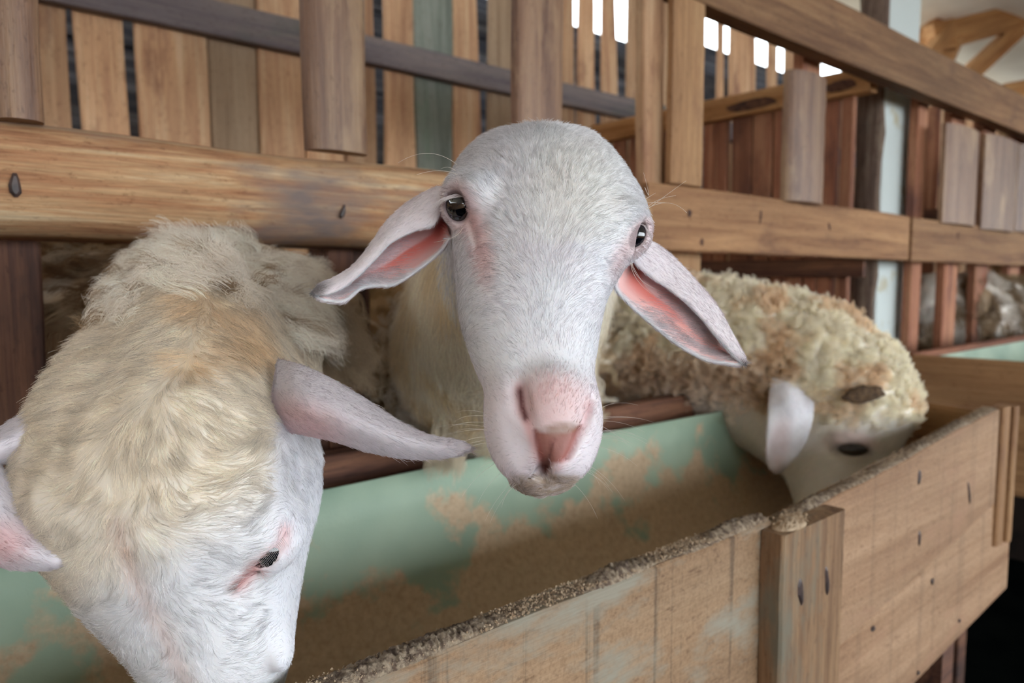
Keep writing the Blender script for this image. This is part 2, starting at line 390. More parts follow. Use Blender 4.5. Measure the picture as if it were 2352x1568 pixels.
# boards behind the rails that carry the slabs
def upright(px0, px1, py, z0, z1, m, Y=YF + .055, th=.025, name='upright'):
    A = PY(px0, py, Y); B = PY(px1, py, Y)
    return vboard(name, (A[0] + B[0]) / 2, (A[0] + B[0]) / 2, z0, z1, B[0] - A[0], Y, th, m, fence, seg=6, wob=.003)
upright(-30, 96, 620, .70, 1.40, M['red'])
upright(730, 852, 600, .70, 1.40, M['red'])
upright(752, 812, 620, .78, 1.29, M['red'], Y=YF + .045, th=.01)
upright(1500, 1612, 600, .70, 1.30, M['tan'])
upright(1842, 1880, 250, 1.40, 1.78, M['slat_red'])
upright(2100, 2122, 500, .70, 1.78, M['slat_red'])
upright(2166, 2196, 700, .70, 1.78, M['slat_red'])
upright(2238, 2266, 700, .70, 1.78, M['slat_red'])
upright(2312, 2338, 700, .70, 1.78, M['slat_red'])
upright(2375, 2400, 700, .70, 1.78, M['slat_red'])
# bottom board behind the liner and dark boards lower down
hboard('bottom_board', -0.9, 2.2, 1.000, .07, YF - .02, .03, M['red'], fence, seg=8, wob=.002)
hboard('bottom_board', 2.21, 8, 1.000, .07, YF - .02, .03, M['red'], fence, seg=4, wob=.002)
# nail gouges in the pale rail
def gouge(px, py, h, w_, Y, parent, tilt=0.0, name='nail_gouge', m=None):
    c = PY(px, py, Y); V = []; n = 10
    for i in range(n):
        a = 2 * math.pi * i / n; r = (1 + .25 * math.sin(3 * a + px))
        V.append((w_ / 2 * math.cos(a) * r, 0, h / 2 * math.sin(a)))
    V = V + [(v[0] * .6, -.0012, v[2] * .8) for v in V] + [(v[0] * 1.15, .0006, v[2] * 1.1) for v in V]
    Fc = [(i, (i + 1) % n, n + (i + 1) % n, n + i) for i in range(n)] + [tuple(range(n, 2 * n))[::-1]] + [(2 * n + i, 2 * n + (i + 1) % n, (i + 1) % n, i) for i in range(n)]
    V = [(v[0], v[1] + .0, v[2]) for v in V]
    return link(name, mesh(name, V, Fc), m or M['hole'], parent, Matrix.Translation(c) @ Matrix.Rotation(tilt, 4, 'Y'))
gouge(35, 425, .021, .0085, YF - .0205, fence)
gouge(788, 486, .017, .006, YF - .0205, fence, tilt=.35)

for kx, ky, kh, kw, kt in [(1584, 490, .014, .012, .2), (1613, 556, .014, .012, 0), (1747, 498, .030, .006, .15), (1905, 520, .02, .008, -.5), (2200, 540, .022, .009, .1)]:
    gouge(kx, ky, kh, kw, YF - .0005, fence, tilt=kt, name='knot', m=M['red'])
# dark bark post and lime-washed post
lp = empty('post', tuple(PY(2045, 600, YF + .12) * np.array([1, 1, 0])))
tag(lp, 'lime-washed square roof post just behind the fence at the right', 'post')
Yp = YF + .10
A = PY(2016, 600, Yp); B = PY(2088, 600, Yp)
vboard('shaft', (A[0] + B[0]) / 2, (A[0] + B[0]) / 2 + .01, 0, 3.06, B[0] - A[0], Yp, PX(1962, 480, A[0])[1] - Yp, M['lime'], lp, seg=14, wob=.006)
xa = A[0] - .006; yb2 = PX(1960, 480, xa)[1]
board('bark_side', (xa, (Yp + yb2) / 2, .62), (xa, (Yp + yb2) / 2, 3.02), (0, 1, 0), yb2 - Yp, .012, M['bark'], lp, seg=30, rnd=.012, wob=.014)['label'] = 'dark bark covered side of the post'
A = PY(1985, 700, Yp - .01); B = PY(2072, 700, Yp - .01)

# ------------------------------------------------------------------ partition fence at x = 2.0
XP = 2.0
part = empty('partition_fence', (XP, 1.4, 0))
tag(part, 'reddish slatted partition running back from the feeding fence, with a knotty pale top rail', 'fence')
# faces -X : local X along -Y, z up ; y = cross(Z,-Y) = +X (away) good
board('top_rail', (XP, 1.9, 1.772), (XP, .90, 1.772), (0, 0, 1), .066, .04, M['beam'], part, seg=8, wob=.003)
def knot(px, py, ww, hh):
    c = PX(px, py, XP - .0015); n = 12
    V = [(0, ww / 2 * math.cos(6.283 * i / n) * (1 + .15 * math.sin(2 * i)), hh / 2 * math.sin(6.283 * i / n)) for i in range(n)] + [(-.0012, 0, 0)]
    link('knot', mesh('knot', V, [((i + 1) % n, i, n) for i in range(n)]), M['red'], part, Matrix.Translation(c))
knot(1725, 240, .17, .032); knot(1930, 197, .09, .03)
rs = [(1500, 1530), (1538, 1570), (1575, 1600), (1614, 1640), (1640, 1668), (1680, 1724), (1728, 1772), (1776, 1802), (1806, 1850), (1855, 1880), (1886, 1922), (1928, 1958)]
for i, (p0, p1) in enumerate(rs):
    A = PX(p0, 350, XP + .02); B = PX(p1, 350, XP + .02)
    board('slat', (XP + .02, (A[1] + B[1]) / 2, .66), (XP + .02, (A[1] + B[1]) / 2, 1.75), (0, 1, 0), A[1] - B[1], .018, M['slat_red'], part, seg=5, wob=.004)
for y_ in np.arange(1.56, 1.9, .075):
    board('slat', (XP + .02, y_, .66), (XP + .02, y_, 1.75), (0, 1, 0), .055, .018, M['slat_red'], part, seg=5, wob=.004)
board('low_rail', (XP - .0, 1.9, 1.28), (XP, .90, 1.28), (0, 0, 1), .05, .018, M['red'], part, seg=4)
board('low_rail', (XP - .0, 1.9, 0.80), (XP, .90, 0.80), (0, 0, 1), .08, .018, M['red'], part, seg=4)
# second partition further right
part2 = empty('partition_fence', (4.0, 1.4, 0))
tag(part2, 'far dark slatted partition seen through the gaps at the right end of the pen', 'fence')
board('top_rail', (4.0, 1.9, 1.55), (4.0, .92, 1.55), (0, 0, 1), .09, .04, M['red'], part2, seg=4)
for y_ in np.arange(.95, 1.9, .11):
    board('slat', (4.02, y_, .66), (4.02, y_, 2.1), (0, 1, 0), .075, .018, random.choice([M['slat_red'], M['tan']]), part2, seg=5, wob=.006)
# short plank block behind the right sheep
tb = empty('feed_block', tuple(PY(1850, 700, 1.2) * np.array([1, 1, 0])))
tag(tb, 'small orange timber stool standing behind the right sheep', 'stool')
A = PY(1775, 668, 1.25); B = PY(1930, 668, 1.25)
hboard('seat_board', A[0], B[0], A[2] - .03, .06, 1.25, .14, M['tan'], tb, seg=3)
A2 = PY(1872, 650, 1.25); B2 = PY(1905, 650, 1.25)
vboard('stub', (A2[0] + B2[0]) / 2, (A2[0] + B2[0]) / 2, A[2], A[2] + .05, B2[0] - A2[0], 1.28, .05, M['tan'], tb, seg=2)
for xx in (A[0] + .03, B[0] - .03):
    for yy in (1.26, 1.34): vboard('leg', xx, xx, .62, A[2] - .06, .045, yy, .04, M['tan'], tb, seg=2)

# pen floor of slats
pf = empty('floor_pen', (2, 1.4, 0.6)); pf['kind'] = 'structure'
for i in range(14):
    hboard('floor_slat', -1.2, 8, .60, .03, YF + .09 + i * .074, .062, M['penfloor'], pf, seg=2)
for i in range(7): boxmesh('joist', -1 + i * 1.4, -.92 + i * 1.4, YF + .06, 1.95, .50, .583, M['penfloor'], pf)
for i in range(6): boxmesh('pier', -1 + i * 1.6, -.88 + i * 1.6, YF + .08, YF + .2, 0, .50, M['penfloor'], pf)

# ================================================================== TROUGH
YT = 0.40
tr_ = empty('feed_trough', (0.6, .58, 0.0))
tag(tr_, 'long wooden feed trough with a dusty green half-pipe liner, in front of the fence', 'trough')
# front boards: left board is one, right one is two boards with a crack between them
hboard('front_board', -0.75, 0.700, .842, .308, YT, .026, M['trough'], tr_, seg=24, wob=.003, bev=.002)
def rotboard(name, x0, y0, z0a, z0b, x1, y1, z1a, z1b, th, m, parent):
    """board with its own heights at both ends (low, high)"""
    L = math.hypot(x1 - x0, y1 - y0); ang = math.atan2(y1 - y0, x1 - x0); zc = (z0a + z0b) / 2
    V = []; n = 16
    for i in range(n + 1):
        s = i / n; lo = z0a + (z1a - z0a) * s - zc; hi = z0b + (z1b - z0b) * s - zc + .001 * math.sin(11 * s) + .0008 * math.sin(37 * s)
        X = (s - .5) * L
        V += [(X, 0, lo + .002), (X, 0, hi - .002), (X, .002, hi), (X, th, hi), (X, th, lo), (X, .002, lo)]
    Fc = [(6 * i + j, 6 * (i + 1) + j, 6 * (i + 1) + (j + 1) % 6, 6 * i + (j + 1) % 6) for i in range(n) for j in range(6)] + [(5, 4, 3, 2, 1, 0), tuple(6 * n + j for j in range(6))]
    me = mesh(name, V, Fc); bm = bmesh.new(); bm.from_mesh(me); bmesh.ops.recalc_face_normals(bm, faces=bm.faces); bm.to_mesh(me); bm.free()
    return link(name, me, m, parent, Matrix.Translation(((x0 + x1) / 2, (y0 + y1) / 2, zc)) @ Matrix.Rotation(ang, 4, 'Z'))
rotboard('front_board', .706, .398, .785, .985, 1.405, .398, .872, 1.036, .024, M['trough2'], tr_)
rotboard('front_board', .706, .399, .640, .7838, 1.500, .399, .700, .8818, .024, M['trough2'], tr_)
A = PY(1803, 1230, .374); B = PY(1936, 1400, .374)
bt = board('batten', ((A[0] + B[0]) / 2, .374, .50), ((A[0] + B[0]) / 2 - .002, .374, A[2]), (-1, 0, 0), B[0] - A[0], .025, M['batten'], tr_, seg=14, wob=.002)
# slots in the batten
gouge(1840, 1360, .030, .0100, .3735, tr_, tilt=-.22, name='nail_slot'); gouge(1900, 1334, .033, .0085, .3735, tr_, tilt=-.18, name='nail_slot')
for kx, ky, kh, kw, kt in [(2006, 1443, .007, .010, 0), (2112, 1096, .020, .010, .1), (2112, 1236, .022, .007, .0), (2142, 1335, .010, .006, .2), (2226, 1132, .040, .006, -.35), (2110, 1545, .006, .006, 0), (2204, 1425, .006, .007, 0)]:
    gouge(kx, ky, kh, kw, .3975, tr_, tilt=kt, name='knot')
# end boards
xe = 1.405
board('end_board', (xe, .398, .93), (xe + .10, .80, .93), (0, 0, 1), .20, .02, M['tan'], tr_, seg=6)
board('end_batten', (xe + .018, .392, .80), (xe + .022, .392, 1.037), (-1, 0, 0), .032, .02, M['tan'], tr_, seg=6)
board('end_batten', (xe + .05, .386, .80), (xe + .054, .386, 1.035), (-1, 0, 0), .018, .03, M['tan'], tr_, seg=6)
hboard('back_board', -.75, 1.5, .90, .19, .775, .02, M['red'], tr_, seg=6)
board('end_board', (-.76, .398, .9), (-.76, .79, .9), (0, 0, 1), .20, .02, M['tan'], tr_, seg=4)
for xx in (-.6, .42, 1.3): 
    boxmesh('leg', xx, xx + .05, .43, .48, 0, .80, M['red'], tr_); boxmesh('leg', xx, xx + .05, .70, .75, 0, .80, M['red'], tr_)
hboard('base_board', -.75, 1.45, .74, .02, .43, .34, M['red'], tr_, seg=2)
# half-pipe liner (object origin at its lowest line so that the dust gathers low down)
V, Fc = [], []; n, k = 60, 22; zr = 1.012; zb = .775
for i in range(n + 1):
    X = -.74 + 2.12 * i / n
    for j in range(k + 1):
        a = math.pi * j / k; yy = .598 - .166 * math.cos(a); zz = (zr if yy > .598 else zr - .03) - zb - ((zr if yy > .598 else zr - .03) - zb) * math.sin(a) ** .85
        V.append((X, yy + .0015 * math.sin(9 * X), zz + .0015 * math.sin(7 * X + j)))
for i in range(n):
    for j in range(k): a = i * (k + 1) + j; Fc.append((a, a + k + 1, a + k + 2, a + 1))
me = mesh('liner', V, Fc, True); lo = link('liner', me, M['liner'], tr_, Matrix.Translation((0, 0, zb)))
s = lo.modifiers.new('thick', 'SOLIDIFY'); s.thickness = .003; s.offset = -1
# feed lying along the bottom of the liner
V, Fc = [], []; n, k = 200, 26
for i in range(n + 1):
    X = -.73 + 2.10 * i / n
    for j in range(k + 1):
        u = j / k * 2 - 1; yy = .575 + u * .11 + .006 * math.sin(13 * X + 2)
        h = .014 + .006 * math.sin(5 * X) * math.cos(3 * u) + .003 * math.sin(23 * X + 5 * u) + .0010 * random.random()
        prof = zb + (1.0 - zb) * (1 - math.sqrt(max(0, 1 - min(1, abs(yy - .598) / .166) ** 2)) ** .85)
        V.append((X, yy, max(zb + h, prof - .004)))
for i in range(n):
    for j in range(k): a = i * (k + 1) + j; Fc.append((a, a + k + 1, a + k + 2, a + 1))
fo = link('dry_feed', mesh('dry_feed', V, Fc, True), M['dust'])
tag(fo, 'pale dry powdered feed lying along the bottom of the green liner', 'feed', kind='stuff')

# dust crust and crumbs on the top edges of the trough boards
def crust(name, path, w_, amp, m, parent, n=260, seed=3, cover=None):
    """lumpy ridge of dust along a list of (x,y,z) points; the strip is w_ wide in y"""
    rr = np.random.default_rng(seed); path = np.array(path, float); seg = np.linalg.norm(np.diff(path, axis=0), axis=1); cum = np.r_[0, np.cumsum(seg)]
    V, Fc = [], []; k = 9
    low = np.interp(np.linspace(0, 1, n + 1), np.linspace(0, 1, 26), rr.random(26))
    for i in range(n + 1):
        s = cum[-1] * i / n; p = np.array([np.interp(s, cum, path[:, c]) for c in range(3)])
        for j in range(k + 1):
            u = j / k; ed = math.sin(math.pi * u) ** .6
            h = amp * ed * (.15 + .85 * max(0, low[i] * 1.3 - .25)) * (.6 + .8 * rr.random())
            V.append((p[0] + (rr.random() - .5) * .001, p[1] + (u - .02) * w_ + (rr.random() - .5) * .0008, p[2] + h + .0003 - .0006 * (ed < .01)))
    for i in range(n):
        for j in range(k): a = i * (k + 1) + j; Fc.append((a, a + k + 1, a + k + 2, a + 1))
    o = link(name, mesh(name, V, Fc, True), m, parent); return o
c1 = crust('dust_crust', [(-.74, .402, .9955), (.2, .402, .9955), (.70, .402, .9955)], .0235, .0085, M['dustgrey'], None, 900)
tag(c1, 'greyish dust crust caked along the top edge of the near trough board', 'dust', kind='stuff')
c2 = crust('dust_crust', [(.71, .4, .985), (1.05, .4, 1.0095), (1.40, .4, 1.0355)], .022, .007, M['dustgrey'], None, 420, seed=8)
tag(c2, 'greyish dust crust along the top edge of the far trough board', 'dust', kind='stuff')
# little heap on the batten corner
V, Fc = [], []; n = 28
for i in range(n + 1):
    for j in range(n + 1):
        u, v = i / n * 2 - 1, j / n * 2 - 1; r = math.hypot(u, v)
        V.append((.715 + u * .026, .388 + v * .014, A[2] - .0005 + .009 * max(0, 1 - r) ** .7 * (.7 + .5 * random.random())))
for i in range(n):
    for j in range(n): a = i * (n + 1) + j; Fc.append((a, a + n + 1, a + n + 2, a + 1))
h1 = link('feed_heap', mesh('feed_heap', V, Fc, True), M['dust'])
tag(h1, 'small heap of feed crumbs on top of the trough batten', 'feed', kind='stuff')
# crumbs: one object of many tiny lumps
V, Fc = [], []
def crumb(p, r):
    b = len(V); q = [(1, 0, 0), (-1, 0, 0), (0, 1, 0), (0, -1, 0), (0, 0, 1), (0, 0, -1)]
    for a in q: V.append(tuple(p[c] + a[c] * r * (.6 + .8 * random.random()) for c in range(3)))
    for f in [(0, 2, 4), (2, 1, 4), (1, 3, 4), (3, 0, 4), (2, 0, 5), (1, 2, 5), (3, 1, 5), (0, 3, 5)]: Fc.append(tuple(b + i for i in f))
for i in range(5200):
    X = -.2 + .9 * random.random() ** .7; crumb((X, .402 + .022 * random.random(), .9975 + .002 * random.random()), .0004 + .0009 * random.random() ** 3)
for i in range(1800):
    s = random.random(); crumb((.71 + .69 * s, .402 + .02 * random.random(), .987 + .050 * s), .0004 + .0008 * random.random() ** 3)
for i in range(900): crumb((.722 + random.gauss(0, .009), .391 + random.gauss(0, .005), .994 + .006 * random.random()), .0005 + .0009 * random.random() ** 2)
for i in range(700): crumb((.703 + random.gauss(0, .0012), .3975 + random.gauss(0, .0015), .80 + .19 * random.random()), .0005 + .0016 * random.random() ** 3)
for i in range(9000): 
    X = -.7 + 2.0 * random.random(); yy = .575 + .1 * random.gauss(0, .5); crumb((X, yy, zb + .012 + .006 * random.random()), .0005 + .0012 * random.random() ** 3)
co = link('feed_crumbs', mesh('feed_crumbs', V, Fc), M['dust']); tag(co, 'loose feed crumbs scattered on the trough board edges', 'feed', kind='stuff')

# neighbouring trough at the far right
t2 = empty('feed_trough', (2.4, .6, 0))
tag(t2, 'second brown trough beyond the far end of the near one, green liner just showing', 'trough')
A = PY(2095, 812, YT)  # too near: use the fence side depth
q0 = P(2096, 815, 1.78); q1 = P(2352, 850, 1.62); 
zt2 = q0[2]
def bx3(name, a, b, h, th, m): return board(name, a - np.array([0, 0, h / 2]), b - np.array([0, 0, h / 2]), (0, 0, 1), h, th, m, t2, seg=4)
d = (q1 - q0); d[2] = 0; d /= np.linalg.norm(d)
bx3('end_board', q0, q0 + d * .62, .30, .025, M['tan'])
q2 = P(2100, 800, 1.80); q3 = P(2352, 776, 2.45)
bx3('back_board', np.array([q2[0], q2[1], zt2]), np.array([q2[0] + 1.8, q2[1], zt2]), .26, .025, M['slat_red'])
bx3('front_board', q0 + d * .60 + np.array([0, 0, 0]), q0 + d * .60 + np.array([1.8, 0, 0]), .30, .025, M['tan'])
Vv, Fc = [], []; k = 14
yb_, yf_ = q2[1] - .01, (q0 + d * .58)[1]
for i in range(2):
    X = q2[0] + .06 + 1.7 * i
    for j in range(k + 1):
        a = math.pi * j / k; Vv.append((X, (yb_ + yf_) / 2 - (yf_ - yb_) / 2 * -math.cos(a), zt2 - .012 - .15 * math.sin(a)))
for j in range(k): Fc.append((j, j + 1, k + 2 + j, k + 1 + j))
lo2 = link('liner', mesh('liner', Vv, Fc, True), M['liner'], t2, None)
for xx, yy in ((q0[0] + .1, q0[1] - .1), (q0[0] + 1.6, q0[1] - .1), (q0[0] + .3, q0[1] - .4), (q0[0] + 1.7, q0[1] - .4)): boxmesh('leg', xx, xx + .05, yy, yy + .05, 0, zt2 - .2, M['red'], t2)

# tree beyond the outer wall
def tree(x, y, z, h, s, seed, label):
    rr = random.Random(seed); e = empty('tree', (x, y, 0)); tag(e, label, 'tree', 'trees beyond the back wall')
    V, Fc = [], []; n = 8
    for i in range(7):
        s_ = i / 6
        for j in range(n): V.append((x + .12 * (1 - .6 * s_) * math.cos(6.283 * j / n) + .1 * math.sin(3 * s_), y + .12 * (1 - .6 * s_) * math.sin(6.283 * j / n), s_ * h))
    for i in range(6):
        for j in range(n): Fc.append((i * n + j, i * n + (j + 1) % n, (i + 1) * n + (j + 1) % n, (i + 1) * n + j))
    link('trunk', mesh('trunk', V, Fc, True), M['bark_tree'], e)
    V, Fc = [], []
    for i in range(1500):
        a, b_, r = rr.random() * 6.283, math.acos(2 * rr.random() - 1), s * rr.random() ** .4
        c = Vector((x + r * math.sin(b_) * math.cos(a), y + r * math.sin(b_) * math.sin(a), h + r * .8 * math.cos(b_)))
        u = Vector((rr.gauss(0, 1), rr.gauss(0, 1), rr.gauss(0, .5))).normalized() * .11; v = u.orthogonal().normalized() * .04
        b0 = len(V); V += [c - u, c + v, c + u, c - v]; Fc.append((b0, b0 + 1, b0 + 2, b0 + 3))
    f = link('foliage', mesh('foliage', V, Fc), M['leaf'], e); f['kind'] = 'stuff'
tree(9.3, 7.5, 0, 3.9, .5, 3, 'small green tree seen as a sliver between the back slats beside the bright gaps')
tree(13.6, 6.0, 0, 3.6, .6, 5, 'leafy tree glimpsed under the top rail at the right of the gaps')
# ================================================================== SHEEP TOOLKIT
class Field:
    """signed field on a grid in camera metric space (x right, y up, z depth, metres)"""
    def __init__(s, lo, hi, h):
        s.h = h; s.lo = np.array(lo, float); s.n = np.ceil((np.array(hi) - s.lo) / h).astype(int) + 1
        s.ax = [(s.lo[i] + h * np.arange(s.n[i])).astype(np.float32) for i in range(3)]
        s.F = np.full(tuple(s.n), 0.05, np.float32)
    def sub(s, lo, hi):
        sl, ax = [], []
        for i in range(3):
            a = int(max(0, math.floor((lo[i] - s.lo[i]) / s.h))); b = int(min(s.n[i], math.ceil((hi[i] - s.lo[i]) / s.h) + 1))
            if b <= a: return None, None
            sl.append(slice(a, b)); ax.append(s.ax[i][a:b])
        return tuple(sl), (ax[0][:, None, None], ax[1][None, :, None], ax[2][None, None, :])
    def put(s, sl, f, k, op):
        A = s.F[sl]
        if op == 'add':
            if k > 0:
                hh = np.clip(.5 + .5 * (A - f) / k, 0, 1); s.F[sl] = A + (f - A) * hh - k * hh * (1 - hh)
            else: s.F[sl] = np.minimum(A, f)
        else:
            g = -f
            if k > 0:
                hh = np.clip(.5 - .5 * (A - g) / k, 0, 1); s.F[sl] = A + (g - A) * hh + k * hh * (1 - hh)
            else: s.F[sl] = np.maximum(A, g)
    def ell(s, c, r, k=.01, op='add', ax=None):
        """ellipsoid; ax = 3 axes rows"""
        c = np.array(c); r = np.array(r, float); Rm = max(r) + max(k, .004) * 1.6
        sl, (x, y, z) = s.sub(c - Rm, c + Rm)
        if sl is None: return
        x, y, z = x - c[0], y - c[1], z - c[2]
        if ax is not None:
            q = [a[0] * x + a[1] * y + a[2] * z for a in ax]
        else: q = [x + 0 * y + 0 * z, y + 0 * x + 0 * z, z + 0 * x + 0 * y]
        n = np.sqrt((q[0] / r[0]) ** 2 + (q[1] / r[1]) ** 2 + (q[2] / r[2]) ** 2)
        s.put(sl, ((n - 1) * min(r)).astype(np.float32), k, op)
    def cap(s, a, b, r0, r1, k=.01, op='add'):
        a, b = np.array(a, float), np.array(b, float); Rm = max(r0, r1) + max(k, .004) * 1.6
        sl, xx = s.sub(np.minimum(a, b) - Rm, np.maximum(a, b) + Rm)
        if sl is None: return
        x, y, z = xx; d = b - a; L = d @ d + 1e-12
        t_ = np.clip(((x - a[0]) * d[0] + (y - a[1]) * d[1] + (z - a[2]) * d[2]) / L, 0, 1)
        f = np.sqrt((x - a[0] - t_ * d[0]) ** 2 + (y - a[1] - t_ * d[1]) ** 2 + (z - a[2] - t_ * d[2]) ** 2) - (r0 + (r1 - r0) * t_)
        s.put(sl, f.astype(np.float32), k, op)
    def chain(s, pts, k=.01, op='add'):
        """list of (point, r); one swept body: pieces joined by plain minimum, then blended in"""
        G = Field.__new__(Field); G.h, G.lo, G.n, G.ax = s.h, s.lo, s.n, s.ax; G.F = np.full(tuple(s.n), .05, np.float32)
        for (p, r), (q, r2) in zip(pts[:-1], pts[1:]): G.cap(p, q, r, r2, .012, 'add')
        s.put((slice(None),) * 3, G.F, k, op)
    def rowloft(s, rows, p=2.2, narrow=0.0, k=.01, op='add', x_ext=None):
        """rows: (py, px_left, px_right, d_front, d_back) - a body given by its width, row by row, and its depths"""
        rows = np.array(rows, float); ys = rows[:, 0]
        dense = np.linspace(ys[0], ys[-1], 300)
        from_ = [pchip(ys, rows[:, i], dense) for i in range(1, 5)]
        x, y, z = s.ax[0][:, None, None], s.ax[1][None, :, None], s.ax[2][None, None, :]
        py = 784 - y / z * FPX
        xl, xr, df, db = [np.interp(py, dense, a).astype(np.float32) for a in from_]
        dc = (df + db) / 2; b = (db - df) / 2
        a = (xr - xl) / 2 / FPX * dc; cx = ((xl + xr) / 2 - 1176) / FPX * dc
        v = (dc - z) / b
        aa = a * (1 - narrow * np.clip(v, -1, 1.2)) if narrow else a
        n = (np.abs((x - cx) / aa) ** p + np.abs(v) ** p) ** (1 / p)
        f = (n - 1) * np.minimum(a, b)
        out = np.maximum(ys[0] - py, py - ys[-1]) / FPX * z
        f = np.where(out > 0, np.maximum(f, out), f)
        s.put((slice(None),) * 3, f.astype(np.float32), k, op)
    def mesh(s, smooth=1):
        F = s.F; n = F.shape; I = F < 0
        c = np.zeros(tuple(np.array(n) - 1), np.int8)
        for dx in (0, 1):
            for dy in (0, 1):
                for dz in (0, 1): c += I[dx:n[0] - 1 + dx, dy:n[1] - 1 + dy, dz:n[2] - 1 + dz]
        cells = np.argwhere((c > 0) & (c < 8)); ci = tuple(cells.T)
        idx = np.full(c.shape, -1, np.int32); idx[ci] = np.arange(len(cells))
        acc = np.zeros((len(cells), 3)); cnt = np.zeros(len(cells))
        cr = [(0, 0, 0), (1, 0, 0), (0, 1, 0), (1, 1, 0), (0, 0, 1), (1, 0, 1), (0, 1, 1), (1, 1, 1)]
        val = [F[cells[:, 0] + a, cells[:, 1] + b, cells[:, 2] + d] for a, b, d in cr]
        for i in range(8):
            for j in range(i + 1, 8):
                d = np.array(cr[j]) - cr[i]
                if abs(d).sum() != 1: continue
                A, B = val[i], val[j]; mk = (A < 0) != (B < 0)
                t_ = np.where(mk, A / np.where(A - B == 0, 1, A - B), 0)
                acc += np.where(mk[:, None], np.array(cr[i]) + t_[:, None] * d, 0); cnt += mk
        V = s.lo + s.h * (cells + acc / cnt[:, None]); Q = []
        for a in range(3):
            b, d = (a + 1) % 3, (a + 2) % 3
            e0 = [slice(1, n[i] - 1) for i in range(3)]; e0[a] = slice(0, n[a] - 1); e1 = list(e0); e1[a] = slice(1, n[a])
            A, B = I[tuple(e0)], I[tuple(e1)]; E_ = np.argwhere(A != B)
            off = np.array([e0[i].start for i in range(3)]); G = E_ + off
            fl = A[tuple(E_.T)]
            def at(db_, dd): H = G.copy(); H[:, b] += db_; H[:, d] += dd; return idx[H[:, 0], H[:, 1], H[:, 2]]
            q = np.stack([at(-1, -1), at(0, -1), at(0, 0), at(-1, 0)], 1); q[~fl] = q[~fl][:, ::-1]; Q.append(q)
        Q = np.concatenate(Q); Q = Q[(Q >= 0).all(1)]
        for _ in range(smooth):
            S = np.zeros_like(V); N = np.zeros(len(V))
            for i in range(4):
                j = (i + 1) % 4
                for a_, b_ in ((i, j), (j, i)):
                    for c_ in range(3): S[:, c_] += np.bincount(Q[:, a_], V[Q[:, b_], c_], len(V))
                    N += np.bincount(Q[:, a_], minlength=len(V))
            V = .45 * V + .55 * S / np.maximum(N, 1)[:, None]
        return V, Q
def pchip(x, y, X):
    h = np.diff(x); d = np.diff(y) / h; m = np.zeros_like(y)
    for i in range(1, len(x) - 1):
        if d[i - 1] * d[i] > 0: w1, w2 = 2 * h[i] + h[i - 1], h[i] + 2 * h[i - 1]; m[i] = (w1 + w2) / (w1 / d[i - 1] + w2 / d[i])
    m[0], m[-1] = d[0], d[-1]; i = np.clip(np.searchsorted(x, X) - 1, 0, len(x) - 2); t_ = (X - x[i]) / h[i]
    return (1 + 2 * t_) * (1 - t_) ** 2 * y[i] + t_ * (1 - t_) ** 2 * h[i] * m[i] + t_ ** 2 * (3 - 2 * t_) * y[i + 1] + t_ ** 2 * (t_ - 1) * h[i] * m[i + 1]
def vnormals(V, Q):
    n = np.cross(V[Q[:, 2]] - V[Q[:, 0]], V[Q[:, 3]] - V[Q[:, 1]]); N = np.zeros_like(V)
    for i in range(4):
        for c in range(3): N[:, c] += np.bincount(Q[:, i], n[:, c], len(V))
    return N / np.maximum(np.linalg.norm(N, axis=1), 1e-12)[:, None]
_P = rng.random((64, 64, 64)).astype(np.float32)
def vnoise(A, f, seed=0):
    q = np.asarray(A) * f + seed * 7.31; i = np.floor(q).astype(int); t_ = q - i; t_ = t_ * t_ * (3 - 2 * t_); o = 0
    for dx in (0, 1):
        for dy in (0, 1):
            for dz in (0, 1):
                w_ = (t_[:, 0] if dx else 1 - t_[:, 0]) * (t_[:, 1] if dy else 1 - t_[:, 1]) * (t_[:, 2] if dz else 1 - t_[:, 2])
                o = o + w_ * _P[(i[:, 0] + dx) & 63, (i[:, 1] + dy) & 63, (i[:, 2] + dz) & 63]
    return o
def fbm(A, f, oct=3, seed=0): return sum(vnoise(A, f * 2 ** k, seed + k) * .5 ** k for k in range(oct)) / sum(.5 ** k for k in range(oct))
def pix(V): return 1176 + V[:, 0] / V[:, 2] * FPX, 784 - V[:, 1] / V[:, 2] * FPX
def sstep(a, b, x): t_ = np.clip((x - a) / (b - a), 0, 1); return t_ * t_ * (3 - 2 * t_)
def blob(px, py, x, y, rx, ry=None, rot=0.0, soft=.5):
    """0..1 patch on the skin"""
    ry = ry or rx; c, s_ = math.cos(math.radians(rot)), math.sin(math.radians(rot)); dx, dy = px - x, py - y
    u, v = (dx * c + dy * s_) / rx, (-dx * s_ + dy * c) / ry
    return 1 - sstep(1 - soft, 1 + soft, np.sqrt(u * u + v * v))
def poly(px, py, pts, soft=6):
    """soft mask of a polygon in pixels"""
    ins = np.zeros(px.shape, bool)
    for (x0, y0), (x1, y1) in zip(pts, pts[1:] + pts[:1]):
        c_ = ((y0 > py) != (y1 > py)) & (px < (x1 - x0) * (py - y0) / (y1 - y0 + 1e-9) + x0); ins ^= c_
    d = seglen(px, py, pts + pts[:1]) * np.where(ins, 1, -1); return sstep(-soft, soft, d)
def seglen(px, py, pts):
    """pixel distance to a polyline"""
    d = np.full(px.shape, 1e9)
    for (x0, y0), (x1, y1) in zip(pts[:-1], pts[1:]):
        dx, dy = x1 - x0, y1 - y0; t_ = np.clip(((px - x0) * dx + (py - y0) * dy) / (dx * dx + dy * dy), 0, 1)
        d = np.minimum(d, np.hypot(px - x0 - t_ * dx, py - y0 - t_ * dy))
    return d
def lc(*c): return np.array(lin(*c)[:3])
def paint(C_, col, w_): C_ += (np.asarray(col) - C_) * np.asarray(w_)[:, None]

